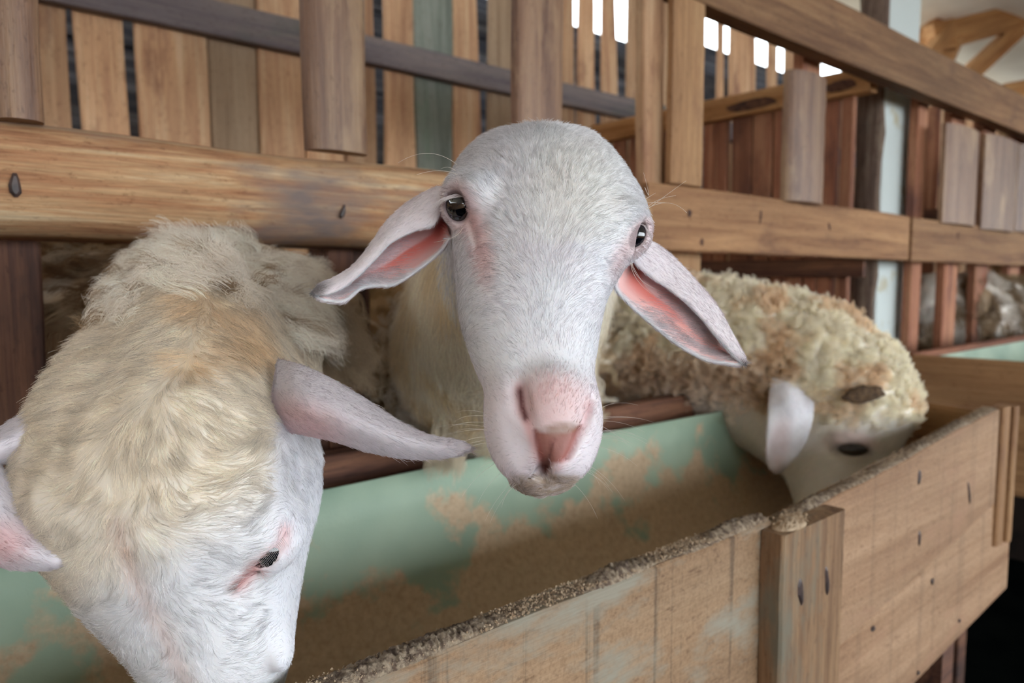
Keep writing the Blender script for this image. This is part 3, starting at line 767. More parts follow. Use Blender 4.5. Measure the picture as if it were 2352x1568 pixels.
def catm(Pt, n):
    """Catmull-Rom through points -> n samples"""
    Pt = np.array(Pt, float); m = len(Pt); Q = np.vstack([2 * Pt[0] - Pt[1], Pt, 2 * Pt[-1] - Pt[-2]]); s = np.linspace(0, m - 1, n); i = np.minimum(s.astype(int), m - 2); t_ = (s - i)[:, None]
    a, b, c, d = Q[i], Q[i + 1], Q[i + 2], Q[i + 3]
    return .5 * (2 * b + (c - a) * t_ + (2 * a - 5 * b + 4 * c - d) * t_ ** 2 + (3 * b - 3 * c + d - a) * t_ ** 3)
def ear_sheet(guides, th, nu=34, nv=48, flip=False):
    """guides: polylines (px,py,d) running root -> tip, side by side across the ear. Returns closed V,Q, uv params, side (+1 inner, -1 outer)"""
    G = [catm([CP(*p) for p in g], nv) for g in guides]; G = np.array(G)          # K,nv,3
    S = np.array([catm(G[:, j], nu) for j in range(nv)])                          # nv,nu,3
    du = np.gradient(S, axis=1); dv = np.gradient(S, axis=0); N = np.cross(du, dv); N /= np.maximum(np.linalg.norm(N, axis=2), 1e-9)[..., None]
    if flip: N = -N
    u = np.linspace(0, 1, nu)[None, :]; v = np.linspace(0, 1, nv)[:, None]
    tt = th * np.sqrt(np.clip(np.minimum(1, np.minimum(u, 1 - u) * 9 + .12), 0, 1)) * np.sqrt(np.minimum(1, (1 - v) * 9 + .15))
    A = S + N * tt[..., None] / 2; B = S - N * tt[..., None] / 2
    V = np.concatenate([A.reshape(-1, 3), B.reshape(-1, 3)]); o = nu * nv; Q = []
    ii = np.arange(nv * nu).reshape(nv, nu)
    q = np.stack([ii[:-1, :-1], ii[:-1, 1:], ii[1:, 1:], ii[1:, :-1]], -1).reshape(-1, 4)
    Q.append(q); Q.append(q[:, ::-1] + o)
    per = list(ii[0, :]) + list(ii[1:, -1]) + list(ii[-1, -2::-1]) + list(ii[-2:0:-1, 0]); per = np.array(per); nx_ = np.roll(per, -1)
    Q.append(np.stack([nx_, per, per + o, nx_ + o], 1)); Q = np.concatenate(Q)
    if flip: Q = Q[:, ::-1]
    U2 = np.tile(np.broadcast_to(u, (nv, nu)).ravel(), 2); V2 = np.tile(np.broadcast_to(v, (nv, nu)).ravel(), 2)
    side = np.r_[np.ones(o), -np.ones(o)]
    dv_ = np.tile((dv / np.maximum(np.linalg.norm(dv, axis=2), 1e-9)[..., None]).reshape(-1, 3), (2, 1))
    du_ = np.tile((du / np.maximum(np.linalg.norm(du, axis=2), 1e-9)[..., None]).reshape(-1, 3), (2, 1))
    return V, Q, U2, V2, side, dv_, du_

def skin_mat(name, rough=.6, sss=.15):
    t = NT(name); at = t.new('ShaderNodeAttribute', attribute_name='tint'); t.lk(at.outputs['Color'], t.b.inputs['Base Color'])
    t.b.inputs['Roughness'].default_value = rough; t.b.inputs['Subsurface Weight'].default_value = sss
    t.b.inputs['Subsurface Radius'].default_value = (.006, .003, .002); t.b.inputs['Subsurface Scale'].default_value = 1.0
    tc = t.new('ShaderNodeTexCoord'); t.bump(t.noise(tc.outputs['Object'], 420, 3, .6), .25, .0008)
    return t.m
def hair_mat(name, rough=.5):
    t = NT(name); at = t.new('ShaderNodeAttribute', attribute_name='tint'); t.lk(at.outputs['Color'], t.b.inputs['Base Color'])
    t.b.inputs['Roughness'].default_value = rough; t.b.inputs['Specular IOR Level'].default_value = .35
    tr = t.new('ShaderNodeBsdfTranslucent'); t.lk(at.outputs['Color'], tr.inputs['Color'])
    mx = t.new('ShaderNodeMixShader'); mx.inputs[0].default_value = .36
    t.lk(t.b.outputs[0], mx.inputs[1]); t.lk(tr.outputs[0], mx.inputs[2]); t.lk(mx.outputs[0], t.out.inputs['Surface'])
    return t.m
M['skin'] = skin_mat('sheep_skin'); M['hair'] = hair_mat('sheep_hair')
t = NT('eye_glass'); t.b.inputs['Base Color'].default_value = lin(10, 12, 20); t.b.inputs['Roughness'].default_value = .06; t.b.inputs['Coat Weight'].default_value = 1.0
M['eye'] = t.m
M['horn'] = plain('horn_bud', lin(120, 92, 62), .6, lin(74, 52, 34), 120, .9)

def body_mesh(name, parts, parent, mat=None):
    """parts: list of (V cam space, Q, colour). One mesh object with a tint attribute"""
    o = 0; VV, QQ, CC = [], [], []
    for V, Q, C_ in parts: VV.append(c2w(V)); QQ.append(Q + o); CC.append(C_); o += len(V)
    VV, QQ, CC = np.concatenate(VV), np.concatenate(QQ), np.concatenate(CC)
    me = bpy.data.meshes.new(name); n, m = len(VV), len(QQ)
    me.vertices.add(n); me.vertices.foreach_set('co', VV.astype(np.float32).ravel())
    me.loops.add(m * 4); me.loops.foreach_set('vertex_index', QQ.astype(np.int32).ravel())
    me.polygons.add(m); me.polygons.foreach_set('loop_start', np.arange(m, dtype=np.int32) * 4); me.polygons.foreach_set('use_smooth', np.full(m, True))
    me.update(calc_edges=True)
    a = me.attributes.new('tint', 'FLOAT_COLOR', 'POINT'); a.data.foreach_set('color', np.c_[CC, np.ones(n)].astype(np.float32).ravel())
    return link(name, me, mat or M['skin'], parent)

def sample(V, Q, N, C_, n, wt, rg, extra=None):
    """n random surface points; wt = weight per vertex"""
    w_ = wt[Q].mean(1); ar = .5 * np.linalg.norm(np.cross(V[Q[:, 2]] - V[Q[:, 0]], V[Q[:, 3]] - V[Q[:, 1]]), axis=1) * w_
    cdf = np.cumsum(ar); cdf /= cdf[-1]; f = np.searchsorted(cdf, rg.random(n)); a, b = rg.random((2, n))
    W = np.stack([(1 - a) * (1 - b), a * (1 - b), a * b, (1 - a) * b], 1)
    g = lambda A: (A[Q[f]] * W.reshape(n, 4, *([1] * (A.ndim - 1)))).sum(1)
    p, nn, cc = g(V), g(N), g(C_); nn /= np.maximum(np.linalg.norm(nn, axis=1), 1e-9)[:, None]
    return (p, nn, cc) + tuple(g(e) for e in (extra or []))
def make_hair(name, pts, rad0, rad1, col, parent, label=None, mat=None):
    """pts n,k,3 in camera space; col n,3"""
    n, k = pts.shape[:2]; hc = bpy.data.hair_curves.new(name); hc.add_curves([k] * n)
    hc.attributes['position'].data.foreach_set('vector', c2w(pts).astype(np.float32).ravel())
    rd = hc.attributes.new('radius', 'FLOAT', 'POINT'); s = np.linspace(0, 1, k)[None, :]
    rd.data.foreach_set('value', (np.asarray(rad0).reshape(-1, 1) * (1 - s) + np.asarray(rad1).reshape(-1, 1) * s + 0 * np.zeros((n, k))).astype(np.float32).ravel())
    a = hc.attributes.new('tint', 'FLOAT_COLOR', 'CURVE'); a.data.foreach_set('color', np.c_[col, np.ones(n)].astype(np.float32).ravel())
    hc.materials.append(mat or M['hair'])
    o = bpy.data.objects.new(name, hc); COL.objects.link(o); o.parent = parent
    if parent: o.matrix_parent_inverse = parent_world(parent).inverted()
    if label: o['label'] = label
    return o
def unit(A): return A / np.maximum(np.linalg.norm(A, axis=-1), 1e-9)[..., None]
def stretch(T): return 1.0
def short_fur(name, p, n, c, dirs, length, lift, rad, rg, parent, k=4, jit=.25, bright=.18, clump=None, curl=0.0, label=None, root_in=.0006, tone=(300, .35), grey=(0, 0)):
    m = len(p); T = dirs - n * (dirs * n).sum(1)[:, None]; T = unit(T)
    if clump:
        q = np.stack([vnoise(p, clump[0], s_) for s_ in (1, 2, 3)], 1) - .5; T = unit(T + clump[1] * (q - n * (q * n).sum(1)[:, None]))
    T = unit(T + jit * (rg.random((m, 3)) - .5)); lift = lift * (.6 + .8 * rg.random(m))
    L = length * (.65 + .6 * rg.random(m)); s = np.linspace(0, 1, k)[None, :, None]
    up = (lift[:, None] * s[..., 0] * (1.25 - .75 * s[..., 0]))[..., None]
    pts = p[:, None, :] - n[:, None, :] * root_in + L[:, None, None] * (T[:, None, :] * s + n[:, None, :] * up)
    if curl:
        sd = np.cross(T, n); pts = pts + curl * L[:, None, None] * sd[:, None, :] * np.sin(s * 7 + rg.random(m)[:, None, None] * 6.28) * s
    cc = np.clip(c * (1 + bright * (rg.random(m)[:, None] - .6)) * (1 - grey[1] * (rg.random(m)[:, None] < grey[0])) * (1 + tone[1] * (vnoise(p * stretch(T), tone[0], 8) - .5))[:, None], 0, 1)  # a share of hairs is darkened, standing in for shaded gaps between strands
    return make_hair(name, pts, np.full(m, rad), np.full(m, rad * .35), cc, parent, label)
def locks(name, p, n, c, dirs, length, rg, parent, per=16, k=14, lift=.8, spread=.004, coil=.004, turns=2.0, rad=.00016, bright=.25, pinch=.55, droop=0.0, label=None, jitdir=.4, stray=.12):
    m = len(p); T = unit(dirs - n * (dirs * n).sum(1)[:, None]); D = unit(T + lift * n + jitdir * (rg.random((m, 3)) - .5))
    A = unit(np.cross(D, n + 1e-3)); B = np.cross(D, A); L = length * (.6 + .8 * rg.random(m)); s = np.linspace(0, 1, k)
    ph = rg.random(m) * 6.28; tn = turns * (.6 + .8 * rg.random(m)); cl = coil * (.4 + 1.2 * rg.random(m)); ang = ph[:, None] + 6.28 * tn[:, None] * s[None, :]
    env = (s ** .7)[None, :]
    C0 = p[:, None, :] + D[:, None, :] * (L[:, None] * s[None, :])[..., None] + (A[:, None, :] * np.cos(ang)[..., None] + B[:, None, :] * np.sin(ang)[..., None]) * (cl[:, None] * env)[..., None]
    dn = np.array([0, -1., 0]); C0 = C0 + dn * (droop * L[:, None] * s[None, :] ** 2)[..., None]
    # hairs around each lock
    r = spread * np.sqrt(rg.random((m, per))); a = rg.random((m, per)) * 6.28
    off = (A[:, None, :] * (r * np.cos(a))[..., None] + B[:, None, :] * (r * np.sin(a))[..., None])          # m,per,3
    w_ = 1 - pinch * s; extra = (rg.random((m, per, 3)) - .5) * stray * L[:, None, None]
    pts = C0[:, None] + off[:, :, None, :] * w_[None, None, :, None] + extra[:, :, None, :] * (s ** 2)[None, None, :, None]
    wav = .0012 * np.sin(s[None, None, :] * 20 + a[:, :, None] * 3); pts = pts + A[:, None, None, :] * (wav * env[None])[..., None]
    lb = (1 + bright * (rg.random(m) - .6))[:, None, None] * (1 + .12 * (rg.random((m, per, 1)) - .5))
    cc = np.clip(c[:, None, :] * lb, 0, 1)
    N_ = m * per
    return make_hair(name, pts.reshape(N_, k, 3), np.full(N_, rad), np.full(N_, rad * .5), cc.reshape(N_, 3), parent, label)
def eyeball(px, py, d, r, look, parent, label=None):
    c = c2w(CP(px, py, d)); bm = bmesh.new(); bmesh.ops.create_uvsphere(bm, u_segments=32, v_segments=20, radius=r)
    if look:
        for v in bm.verts:
            q = np.array(v.co); a_ = look; v.co = Vector(q @ Rv * a_[0] * Rv + q @ Uv * a_[1] * Uv + q @ Fv * a_[2] * Fv)
    me = bpy.data.meshes.new('eye'); bm.to_mesh(me); bm.free(); me.polygons.foreach_set('use_smooth', [True] * len(me.polygons))
    o = link('eye', me, M['eye'], parent, Matrix.Translation(c)); return o
WHITE = lc(224, 226, 230); PINK = lc(218, 168, 166); DPINK = lc(196, 112, 106); SKIN = lc(220, 196, 196)
DOWN = w2c(np.array([EYE + [0, 0, -1.0]]))[0]      # world down in camera space
def legs(Fd, pts, k=.03):
    """sheep legs down to the pen floor; pts world x,y"""
    for x_, y_, zt_, r in pts:
        a = w2c(np.array([[x_, y_, zt_], [x_, y_ + .01, .86], [x_ + .0, y_ + .0, .64], [x_, y_ - .02, .62]]))
        Fd.cap(a[0], a[1], r, r * .5, k); Fd.cap(a[1], a[2], r * .5, r * .38, .01); Fd.cap(a[2], a[3], r * .5, r * .55, .01)
# ================================================================== CENTRE SHEEP
cs = empty('sheep', tuple(c2w(CP(1255, 700, .50)))); cs.location.z = .62
tag(cs, 'white sheep facing the camera, head up between the rails, ears hanging sideways', 'sheep')
Fd = Field((-.078, -.115, .355), (.128, .165, .66), .0019)
rows = [(287, 1205, 1290, .512, .535), (292, 1165, 1328, .500, .555), (302, 1130, 1356, .488, .575), (325, 1088, 1390, .474, .60), (360, 1054, 1422, .461, .615), (400, 1034, 1448, .452, .62), (440, 1028, 1470, .446, .62),
        (490, 1027, 1484, .440, .62), (540, 1032, 1486, .434, .61), (580, 1038, 1468, .429, .60), (620, 1042, 1432, .424, .585), (660, 1045, 1408, .419, .57), (700, 1048, 1391, .414, .556), (750, 1056, 1381, .408, .538),
        (800, 1070, 1374, .402, .520), (850, 1087, 1368, .396, .505), (900, 1106, 1372, .391, .492), (950, 1112, 1378, .386, .482), (1000, 1120, 1376, .384, .474), (1040, 1134, 1360, .386, .468), (1070, 1156, 1330, .390, .462), (1100, 1184, 1300, .397, .456), (1124, 1214, 1276, .408, .447), (1131, 1235, 1258, .42, .435)]
rows = [(r[0], r[1] + 6, r[2] - 5, r[3], r[4]) for r in rows]
Fd.rowloft(rows, 2.3, .03, 0)
# zygomatic / cheek and brow modelling
Fd.cap(CP(1062, 434, .482), CP(1098, 438, .462), .011, .010, .012)
Fd.cap(CP(1430, 494, .462), CP(1452, 506, .482), .010, .0095, .010)
# dished sides of the nose below the eyes
# muzzle: puffed lips both sides, nose dome, chin
Fd.ell(CP(1168, 968, .414), (.0130, .0255, .024), .008)
Fd.ell(CP(1332, 965, .412), (.0112, .0255, .024), .008)
Fd.ell(CP(1268, 950, .397), (.0180, .026, .020), .008)
Fd.ell(CP(1278, 1035, .3895), (.0125, .0135, .014), .006)
Fd.ell(CP(1203, 1050, .401), (.0135, .0125, .014), .007); Fd.ell(CP(1300, 1047, .401), (.0125, .0125, .014), .007)
Fd.ell(CP(1244, 1100, .415), (.017, .0085, .017), .006)
# nostrils
for a, b, r0, r1 in [((1193, 893, .392), (1198, 930, .3845), .0042, .0046), ((1198, 930, .3845), (1212, 978, .3775), .0038, .0030), ((1212, 978, .3775), (1232, 1022, .3765), .0028, .0018), ((1232, 1022, .3765), (1247, 1062, .382), .0018, .0016)]:
    Fd.cap(CP(*a), CP(*b), r0, r1, .004, 'sub')
for a, b, r0, r1 in [((1354, 915, .3965), (1345, 965, .3875), .0018, .0022), ((1345, 965, .3875), (1328, 1010, .3815), .0020, .0018), ((1328, 1010, .3815), (1300, 1050, .3795), .0018, .0014)]:
    Fd.cap(CP(*a), CP(*b), r0, r1, .004, 'sub')
Fd.cap(CP(1262, 1038, .3745), CP(1253, 1078, .3835), .0010, .0016, .003, 'sub')                     # philtrum
Fd.cap(CP(1250, 1072, .383), CP(1250, 1084, .392), .0038, .0042, .003, 'sub')
for a, b in [((1176, 1092, .408), (1215, 1088, .394)), ((1215, 1088, .394), (1250, 1086, .390)), ((1250, 1086, .390), (1290, 1084, .394)), ((1290, 1084, .394), (1322, 1078, .408))]:
    Fd.cap(CP(*a), CP(*b), .0013, .0013, .003, 'sub')
# eyes: lid shell round the ball, then the opening
e1, e2 = (1065, 474, .4845), (1445, 541, .4805)
Fd.ell(CP(*e1), (.0150,) * 3, .006); Fd.ell(CP(*e2), (.0142,) * 3, .005)
Fd.cap(CP(1036, 450, .477), CP(1074, 446, .464), .0040, .0036, .005); Fd.cap(CP(1074, 446, .464), CP(1088, 492, .466), .0036, .0028, .005)
Fd.cap(CP(1452, 508, .466), CP(1478, 516, .479), .0034, .0036, .005)
rot = math.radians(-20); ax1 = np.array([math.cos(rot), -math.sin(rot) * -1, 0]); ax1 = unit(np.array([math.cos(math.radians(22)), math.sin(math.radians(22)), .35])); up1 = unit(np.array([-.38, .92, 0])); up1 = unit(up1 - ax1 * (up1 @ ax1)); n1 = np.cross(ax1, up1)
Fd.ell(CP(1047, 474, .4690), (.0078, .0124, .012), .0012, 'sub', [ax1, up1, n1])
up2 = unit(np.array([.45, .88, 0.1])); ax2 = unit(np.array([.75, -.35, .75])); ax2 = unit(ax2 - up2 * (up2 @ ax2)); n2 = np.cross(ax2, up2)
Fd.ell(CP(1464, 540, .4690), (.0062, .0100, .012), .0012, 'sub', [ax2, up2, n2])
Fd.cap(CP(1070, 500, .4655), CP(1092, 560, .452), .0022, .0012, .004, 'sub')                          # tear groove
# start of the neck behind the head
Fd.cap(CP(1225, 560, .60), CP(1190, 650, .70), .070, .085, .03)
hV, hQ = Fd.mesh(1); hN = vnormals(hV, hQ); px, py = pix(hV)
hC = np.tile(WHITE, (len(hV), 1)).astype(float)
paint(hC, lc(228, 210, 216), .3 * fbm(hV, 40))
paint(hC, PINK, .55 * blob(px, py, 1112, 575, 22, 75, -8, .8)); paint(hC, PINK, .4 * blob(px, py, 1085, 515, 22, 30, 0, .6))
paint(hC, PINK, .45 * blob(px, py, 1052, 472, 40, 52, 0, .5)); paint(hC, PINK, .45 * blob(px, py, 1468, 540, 26, 48, 30, .5))
paint(hC, PINK, .35 * blob(px, py, 1420, 595, 18, 40, 20, .8))
paint(hC, lc(226, 206, 212), .4 * sstep(820, 920, py)); paint(hC, lc(220, 184, 182), .75 * blob(px, py, 1270, 925, 74, 66, 0, .5))
tri = poly(px, py, [(1226, 984), (1250, 994), (1278, 996), (1306, 990), (1330, 978), (1322, 1008), (1310, 1036), (1298, 1058), (1268, 1068), (1253, 1088), (1243, 1066), (1233, 1030)], 5); paint(hC, lc(150, 96, 86), .97 * tri)
paint(hC, DPINK, .55 * np.exp(-(seglen(px, py, [(1193, 890), (1200, 940), (1222, 1005), (1250, 1075)]) / 13) ** 2))
paint(hC, lc(80, 26, 28), .95 * np.exp(-(seglen(px, py, [(1194, 896), (1200, 935), (1208, 960)]) / 8) ** 2))
paint(hC, DPINK, .35 * np.exp(-(seglen(px, py, [(1352, 925), (1340, 970), (1310, 1040), (1280, 1075)]) / 10) ** 2))
paint(hC, lc(60, 34, 32), .9 * np.exp(-(seglen(px, py, [(1250, 1072), (1250, 1086)]) / 8) ** 2))
paint(hC, lc(134, 98, 72), .85 * blob(px, py, 1288, 984, 42, 13, -6, .4) * (.7 + .3 * fbm(hV, 500)))
paint(hC, lc(96, 52, 48), .75 * np.exp(-(seglen(px, py, [(1272, 1010), (1262, 1045), (1253, 1080)]) / 4) ** 2)); paint(hC, lc(140, 80, 74), .7 * np.exp(-(seglen(px, py, [(1332, 985), (1322, 1015), (1302, 1050)]) / 7) ** 2))
paint(hC, lc(120, 66, 60), .7 * np.exp(-(seglen(px, py, [(1228, 990), (1236, 1030), (1248, 1066)]) / 6) ** 2))
paint(hC, lc(168, 146, 118), .85 * sstep(1084, 1098, py) * blob(px, py, 1245, 1112, 92, 34, 0, .4) * (.5 + .5 * sstep(.4, .6, fbm(hV, 700))))
paint(hC, lc(236, 230, 212), .3 * (py < 560) * blob(px, py, 1320, 430, 110, 130, 0, .7))
naked = np.maximum.reduce([blob(px, py, 1270, 1015, 62, 62, 0, .3) * (py > 905), .85 * np.exp(-(seglen(px, py, [(1193, 890), (1200, 940), (1222, 1005), (1250, 1075)]) / 16) ** 2),
                           blob(px, py, 1047, 473, 27, 36, -20, .15), blob(px, py, 1464, 538, 18, 32, 30, .15)])
paint(hC, lc(96, 72, 76), .8 * blob(px, py, 1047, 474, 30, 40, -20, .14)); paint(hC, lc(96, 72, 76), .7 * blob(px, py, 1466, 539, 17, 33, 32, .14))
# ears
TH = .0042
L_lo = [(1034, 548, .497), (1010, 580, .505), (960, 622, .507), (905, 655, .503), (858, 658, .498), (828, 664, .494), (792, 692, .488), (752, 691, .484), (728, 684, .482)]
L_md = [(1032, 530, .512), (1008, 562, .516), (955, 595, .518), (900, 628, .514), (850, 644, .507), (815, 660, .506), (780, 682, .496), (748, 685, .488), (725, 680, .484)]
L_dp = [(1026, 505, .520), (1000, 525, .526), (945, 550, .528), (890, 590, .522), (840, 624, .513), (800, 650, .506), (768, 670, .502), (742, 678, .492), (724, 676, .485)]
L_tp = [(1024, 442, .512), (1000, 444, .522), (952, 466, .528), (902, 504, .524), (862, 556, .514), (822, 608, .504), (778, 640, .496), (742, 656, .489), (722, 670, .485)]
L_rf = [(1022, 440, .500), (998, 452, .500), (950, 484, .502), (902, 528, .500), (862, 574, .497), (820, 618, .492), (778, 648, .487), (742, 662, .484), (721, 672, .482)]
L_fr = [(1016, 478, .496), (996, 516, .494), (950, 532, .494), (900, 556, .493), (862, 594, .491), (824, 632, .487), (784, 664, .483), (748, 676, .480), (722, 676, .480)]
R_lo = [(1432, 600, .500), (1411, 655, .500), (1440, 695, .498), (1480, 732, .496), (1540, 782, .492), (1612, 824, .488), (1668, 836, .484), (1700, 838, .482)]
R_md = [(1450, 600, .515), (1440, 650, .506), (1475, 690, .504), (1520, 722, .502), (1575, 770, .498), (1630, 806, .500), (1675, 828, .490), (1704, 836, .483)]
R_dp = [(1470, 575, .520), (1478, 625, .511), (1515, 668, .509), (1560, 705, .507), (1605, 752, .501), (1648, 798, .504), (1684, 822, .492), (1706, 834, .484)]
R_tp = [(1476, 552, .508), (1500, 566, .516), (1548, 602, .518), (1598, 655, .514), (1645, 712, .506), (1682, 780, .496), (1700, 812, .489), (1711, 832, .484)]
R_rf = [(1462, 560, .498), (1490, 578, .500), (1534, 620, .502), (1582, 670, .500), (1628, 724, .496), (1668, 785, .489), (1692, 815, .484), (1710, 832, .482)]
R_fr = [(1448, 588, .494), (1464, 610, .494), (1500, 640, .494), (1548, 672, .492), (1602, 720, .489), (1650, 776, .484), (1684, 812, .481), (1708, 834, .481)]
ears = []
for g, flip in (([L_lo, L_md, L_dp, L_tp, L_rf, L_fr], False), ([R_lo, R_md, R_dp, R_tp, R_rf, R_fr], True)):
    V, Q, uu, vv, side, dv_, du_ = ear_sheet(g, TH, 46, 60, False)
    # make side +1 the face that looks at the camera in the cup
    Nn = vnormals(V, Q)
    mid = (side > 0) & (abs(uu - .35) < .1) & (abs(vv - .5) < .1)
    if Nn[mid][:, 2].mean() > 0: side = -side
    C_ = np.tile(WHITE, (len(V), 1)).astype(float); inner = (side > 0) * (1 - sstep(.60, .70, uu)) * sstep(.0, .07, uu) * (1 - sstep(.93, 1, vv))
    paint(C_, lc(246, 190, 184), .92 * inner)  # inner pink brightened to stand in for light glowing through the ear
    paint(C_, lc(236, 120, 106), .85 * inner * (1 - sstep(.25, .72, vv)) * sstep(.1, .3, uu))
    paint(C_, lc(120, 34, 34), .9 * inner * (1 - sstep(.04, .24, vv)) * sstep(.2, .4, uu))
    paint(C_, WHITE, .45 * inner * sstep(.52, .62, fbm(np.c_[uu * 5, vv * 1.4, 0 * uu], 1.6, 2)))
    paint(C_, lc(232, 206, 210), .35 * (side < 0))
    ears.append((V, Q, C_, uu, vv, side, dv_, du_, Nn, inner))
paint(ears[0][2], lc(70, 56, 50), .75 * blob(*pix(ears[0][0]), 735, 664, 26, 14, -35, .6))
paint(ears[1][2], lc(80, 60, 58), .75 * blob(*pix(ears[1][0]), 1708, 832, 10, 9, 0, .6))
# neck and body, coarser
Fb = Field((-.45, -.62, .52), (.42, .18, 2.05), .011)
Fb.chain([(CP(1225, 560, .585), .060), (CP(1180, 655, .72), .092), (CP(1128, 800, .93), .118), (CP(1140, 850, 1.12), .15)], .02)
bw = w2c(np.array([[.80, 1.08, 1.10], [.78, 1.60, 1.09]])); Fb.cap(bw[0], bw[1], .185, .185, .06)
legs(Fb, [(.72, 1.05, 1.0, .05), (.90, 1.05, 1.0, .05), (.70, 1.58, 1.0, .055), (.88, 1.58, 1.0, .055)])
bV, bQ = Fb.mesh(2); bN = vnormals(bV, bQ); bpx, bpy_ = pix(bV)
bV = bV + bN * (.010 * (fbm(bV, 28, 2) - .5))[:, None] * sstep(.8, 1.0, bV[:, 2])[:, None]
FLE = lc(222, 210, 190); BROWN = lc(138, 112, 84); YEL = lc(204, 178, 130)
bC = np.tile(lc(228, 220, 206), (len(bV), 1)).astype(float)
paint(bC, lc(214, 194, 156), sstep(.5, .65, fbm(bV, 16)) * .7); paint(bC, lc(150, 118, 82), sstep(905, 865, bpx) if False else (1 - sstep(872, 915, bpx)) * .9); paint(bC, lc(170, 140, 100), sstep(1.05, 1.2, bV[:, 2]))  # includes a brown shadow painted down the left edge of the neck
cbody = body_mesh('body', [(hV, hQ, hC)] + [(e[0], e[1], e[2]) for e in ears] + [(bV, bQ, bC)], cs)
cbody['label'] = 'short-haired white face and pink ears'
eyeball(*e1, .0131, None, cs); eyeball(*e2, .0124, None, cs)

# hair of the head: streams up the nose and fans outwards over the brow, down the cheeks
rg = np.random.default_rng(5)
def face_dir(px_, py_):
    xm = 1252 + (py_ - 600) * .03; hw = np.interp(py_, [280, 400, 540, 700, 850, 1000, 1130], [150, 210, 225, 172, 142, 132, 60]); u = np.clip((px_ - xm) / hw, -1.2, 1.2)
    kk = np.interp(py_, [280, 400, 500, 620, 760, 860, 950, 1050, 1100], [58, 72, 105, 140, 95, 60, 58, 140, 170]); a = np.radians(u * kk + 7 * np.sin(py_ / 31. + px_ / 57.))
    dx, dy = np.sin(a), np.cos(a)
    return np.stack([dx, dy, .25 * np.ones_like(dx)], 1)
vis = np.where(hN[:, 2] < .35, 1.0, .12) * (hV[:, 2] < .62)
p, n, c = sample(hV, hQ, hN, hC, 210000, vis * (1 - .97 * naked), rg)
qx, qy = pix(p); ln = np.interp(qy, [280, 420, 600, 800, 950, 1100], [.0076, .0066, .0056, .0047, .0032, .0038]); ln = ln * np.where((qy < 310), 1.25, 1)
ln = ln * (1 - .5 * np.exp(-(np.hypot(qx - 1047, qy - 473) / 50) ** 2)) * (1 - .5 * np.exp(-(np.hypot(qx - 1470, qy - 538) / 40) ** 2))
c = c * 1.0; chin = (qy > 1092)
short_fur('face_hair', p, n, np.clip(c * 1.04, 0, 1), face_dir(qx, qy), ln, .24 + .25 * chin, .000115, rg, cs, 4, .28, .32, (240, .9), tone=(800, .4), grey=(.08, .35))
# ear hair
def ear_hair(E, n_out, n_in, rg_, parent, lo=.0042, li=.0075, rad=.00012, fold=None):
    V, Q, C_, uu, vv, side, dv_, du_, Nn, inner = E
    for cnt, w_, L, nm, lift in ((n_out, (inner < .25) * 1.0, lo, 'ear_hair', .18), (n_in, (inner > .15) * sstep(.18, .5, vv) * (.25 + sstep(.5, .6, fbm(np.c_[uu * 5, vv * 1.4, 0 * uu], 1.6, 2))), li, 'inner_ear_hair', .35)):
        if cnt <= 0: continue
        p, n, c, d, e = sample(V, Q, Nn, C_, cnt, w_, rg_, [dv_, du_]); d = d + (.5 * e if nm != 'ear_hair' else .15 * e)
        if nm == 'inner_ear_hair': c = c * .4 + WHITE * .6
        short_fur(nm, p, n, np.clip(c * 1.03, 0, 1), d, np.full(cnt, L), np.full(cnt, lift), rad, rg_, parent, 4, .35, .24, (220, .7), root_in=.0004, grey=(.05, .25))
ear_hair(ears[0], 22000, 5200, rg, cs); ear_hair(ears[1], 22000, 3600, rg, cs)
# neck hair
Tn = unit(CP(1100, 900, .95) - CP(1200, 600, .62))
wn_ = (bV[:, 2] < 1.08) * (bV[:, 2] > .58) * np.where(bN[:, 2] < .3, 1, .2)
p, n, c = sample(bV, bQ, bN, bC, 26000, wn_, rg)
short_fur('neck_wool', p, n, np.clip(c * 1.25, 0, 1), np.tile(np.array([-.35, -1, .3]), (len(p), 1)), np.full(len(p), .026), np.full(len(p), .30), .00022, rg, cs, 6, .35, .3, (45, 1.1), .06)
p, n, c = sample(bV, bQ, bN, bC, 900, (bV[:, 2] > .98) * (bN[:, 1] > -.7), rg)
locks('fleece', p, n, c, np.tile([-.2, -1, .2], (len(p), 1)), .045, rg, cs, per=14, k=10, rad=.0003, spread=.009, coil=.006)
# tuft hanging under the neck
tp = np.array([CP(1000 + 75 * rg.random(), 935 + 40 * rg.random(), .86 + .05 * rg.random()) for _ in range(150)])
locks('throat_tuft', tp, np.tile([0, -.3, -1.], (150, 1)), np.tile(lc(214, 202, 180), (150, 1)), np.tile([-.15, -1, 0.], (150, 1)), .055, rg, cs, per=10, k=10, lift=.15, rad=.0002, spread=.004, coil=.002, turns=.6, jitdir=.25)
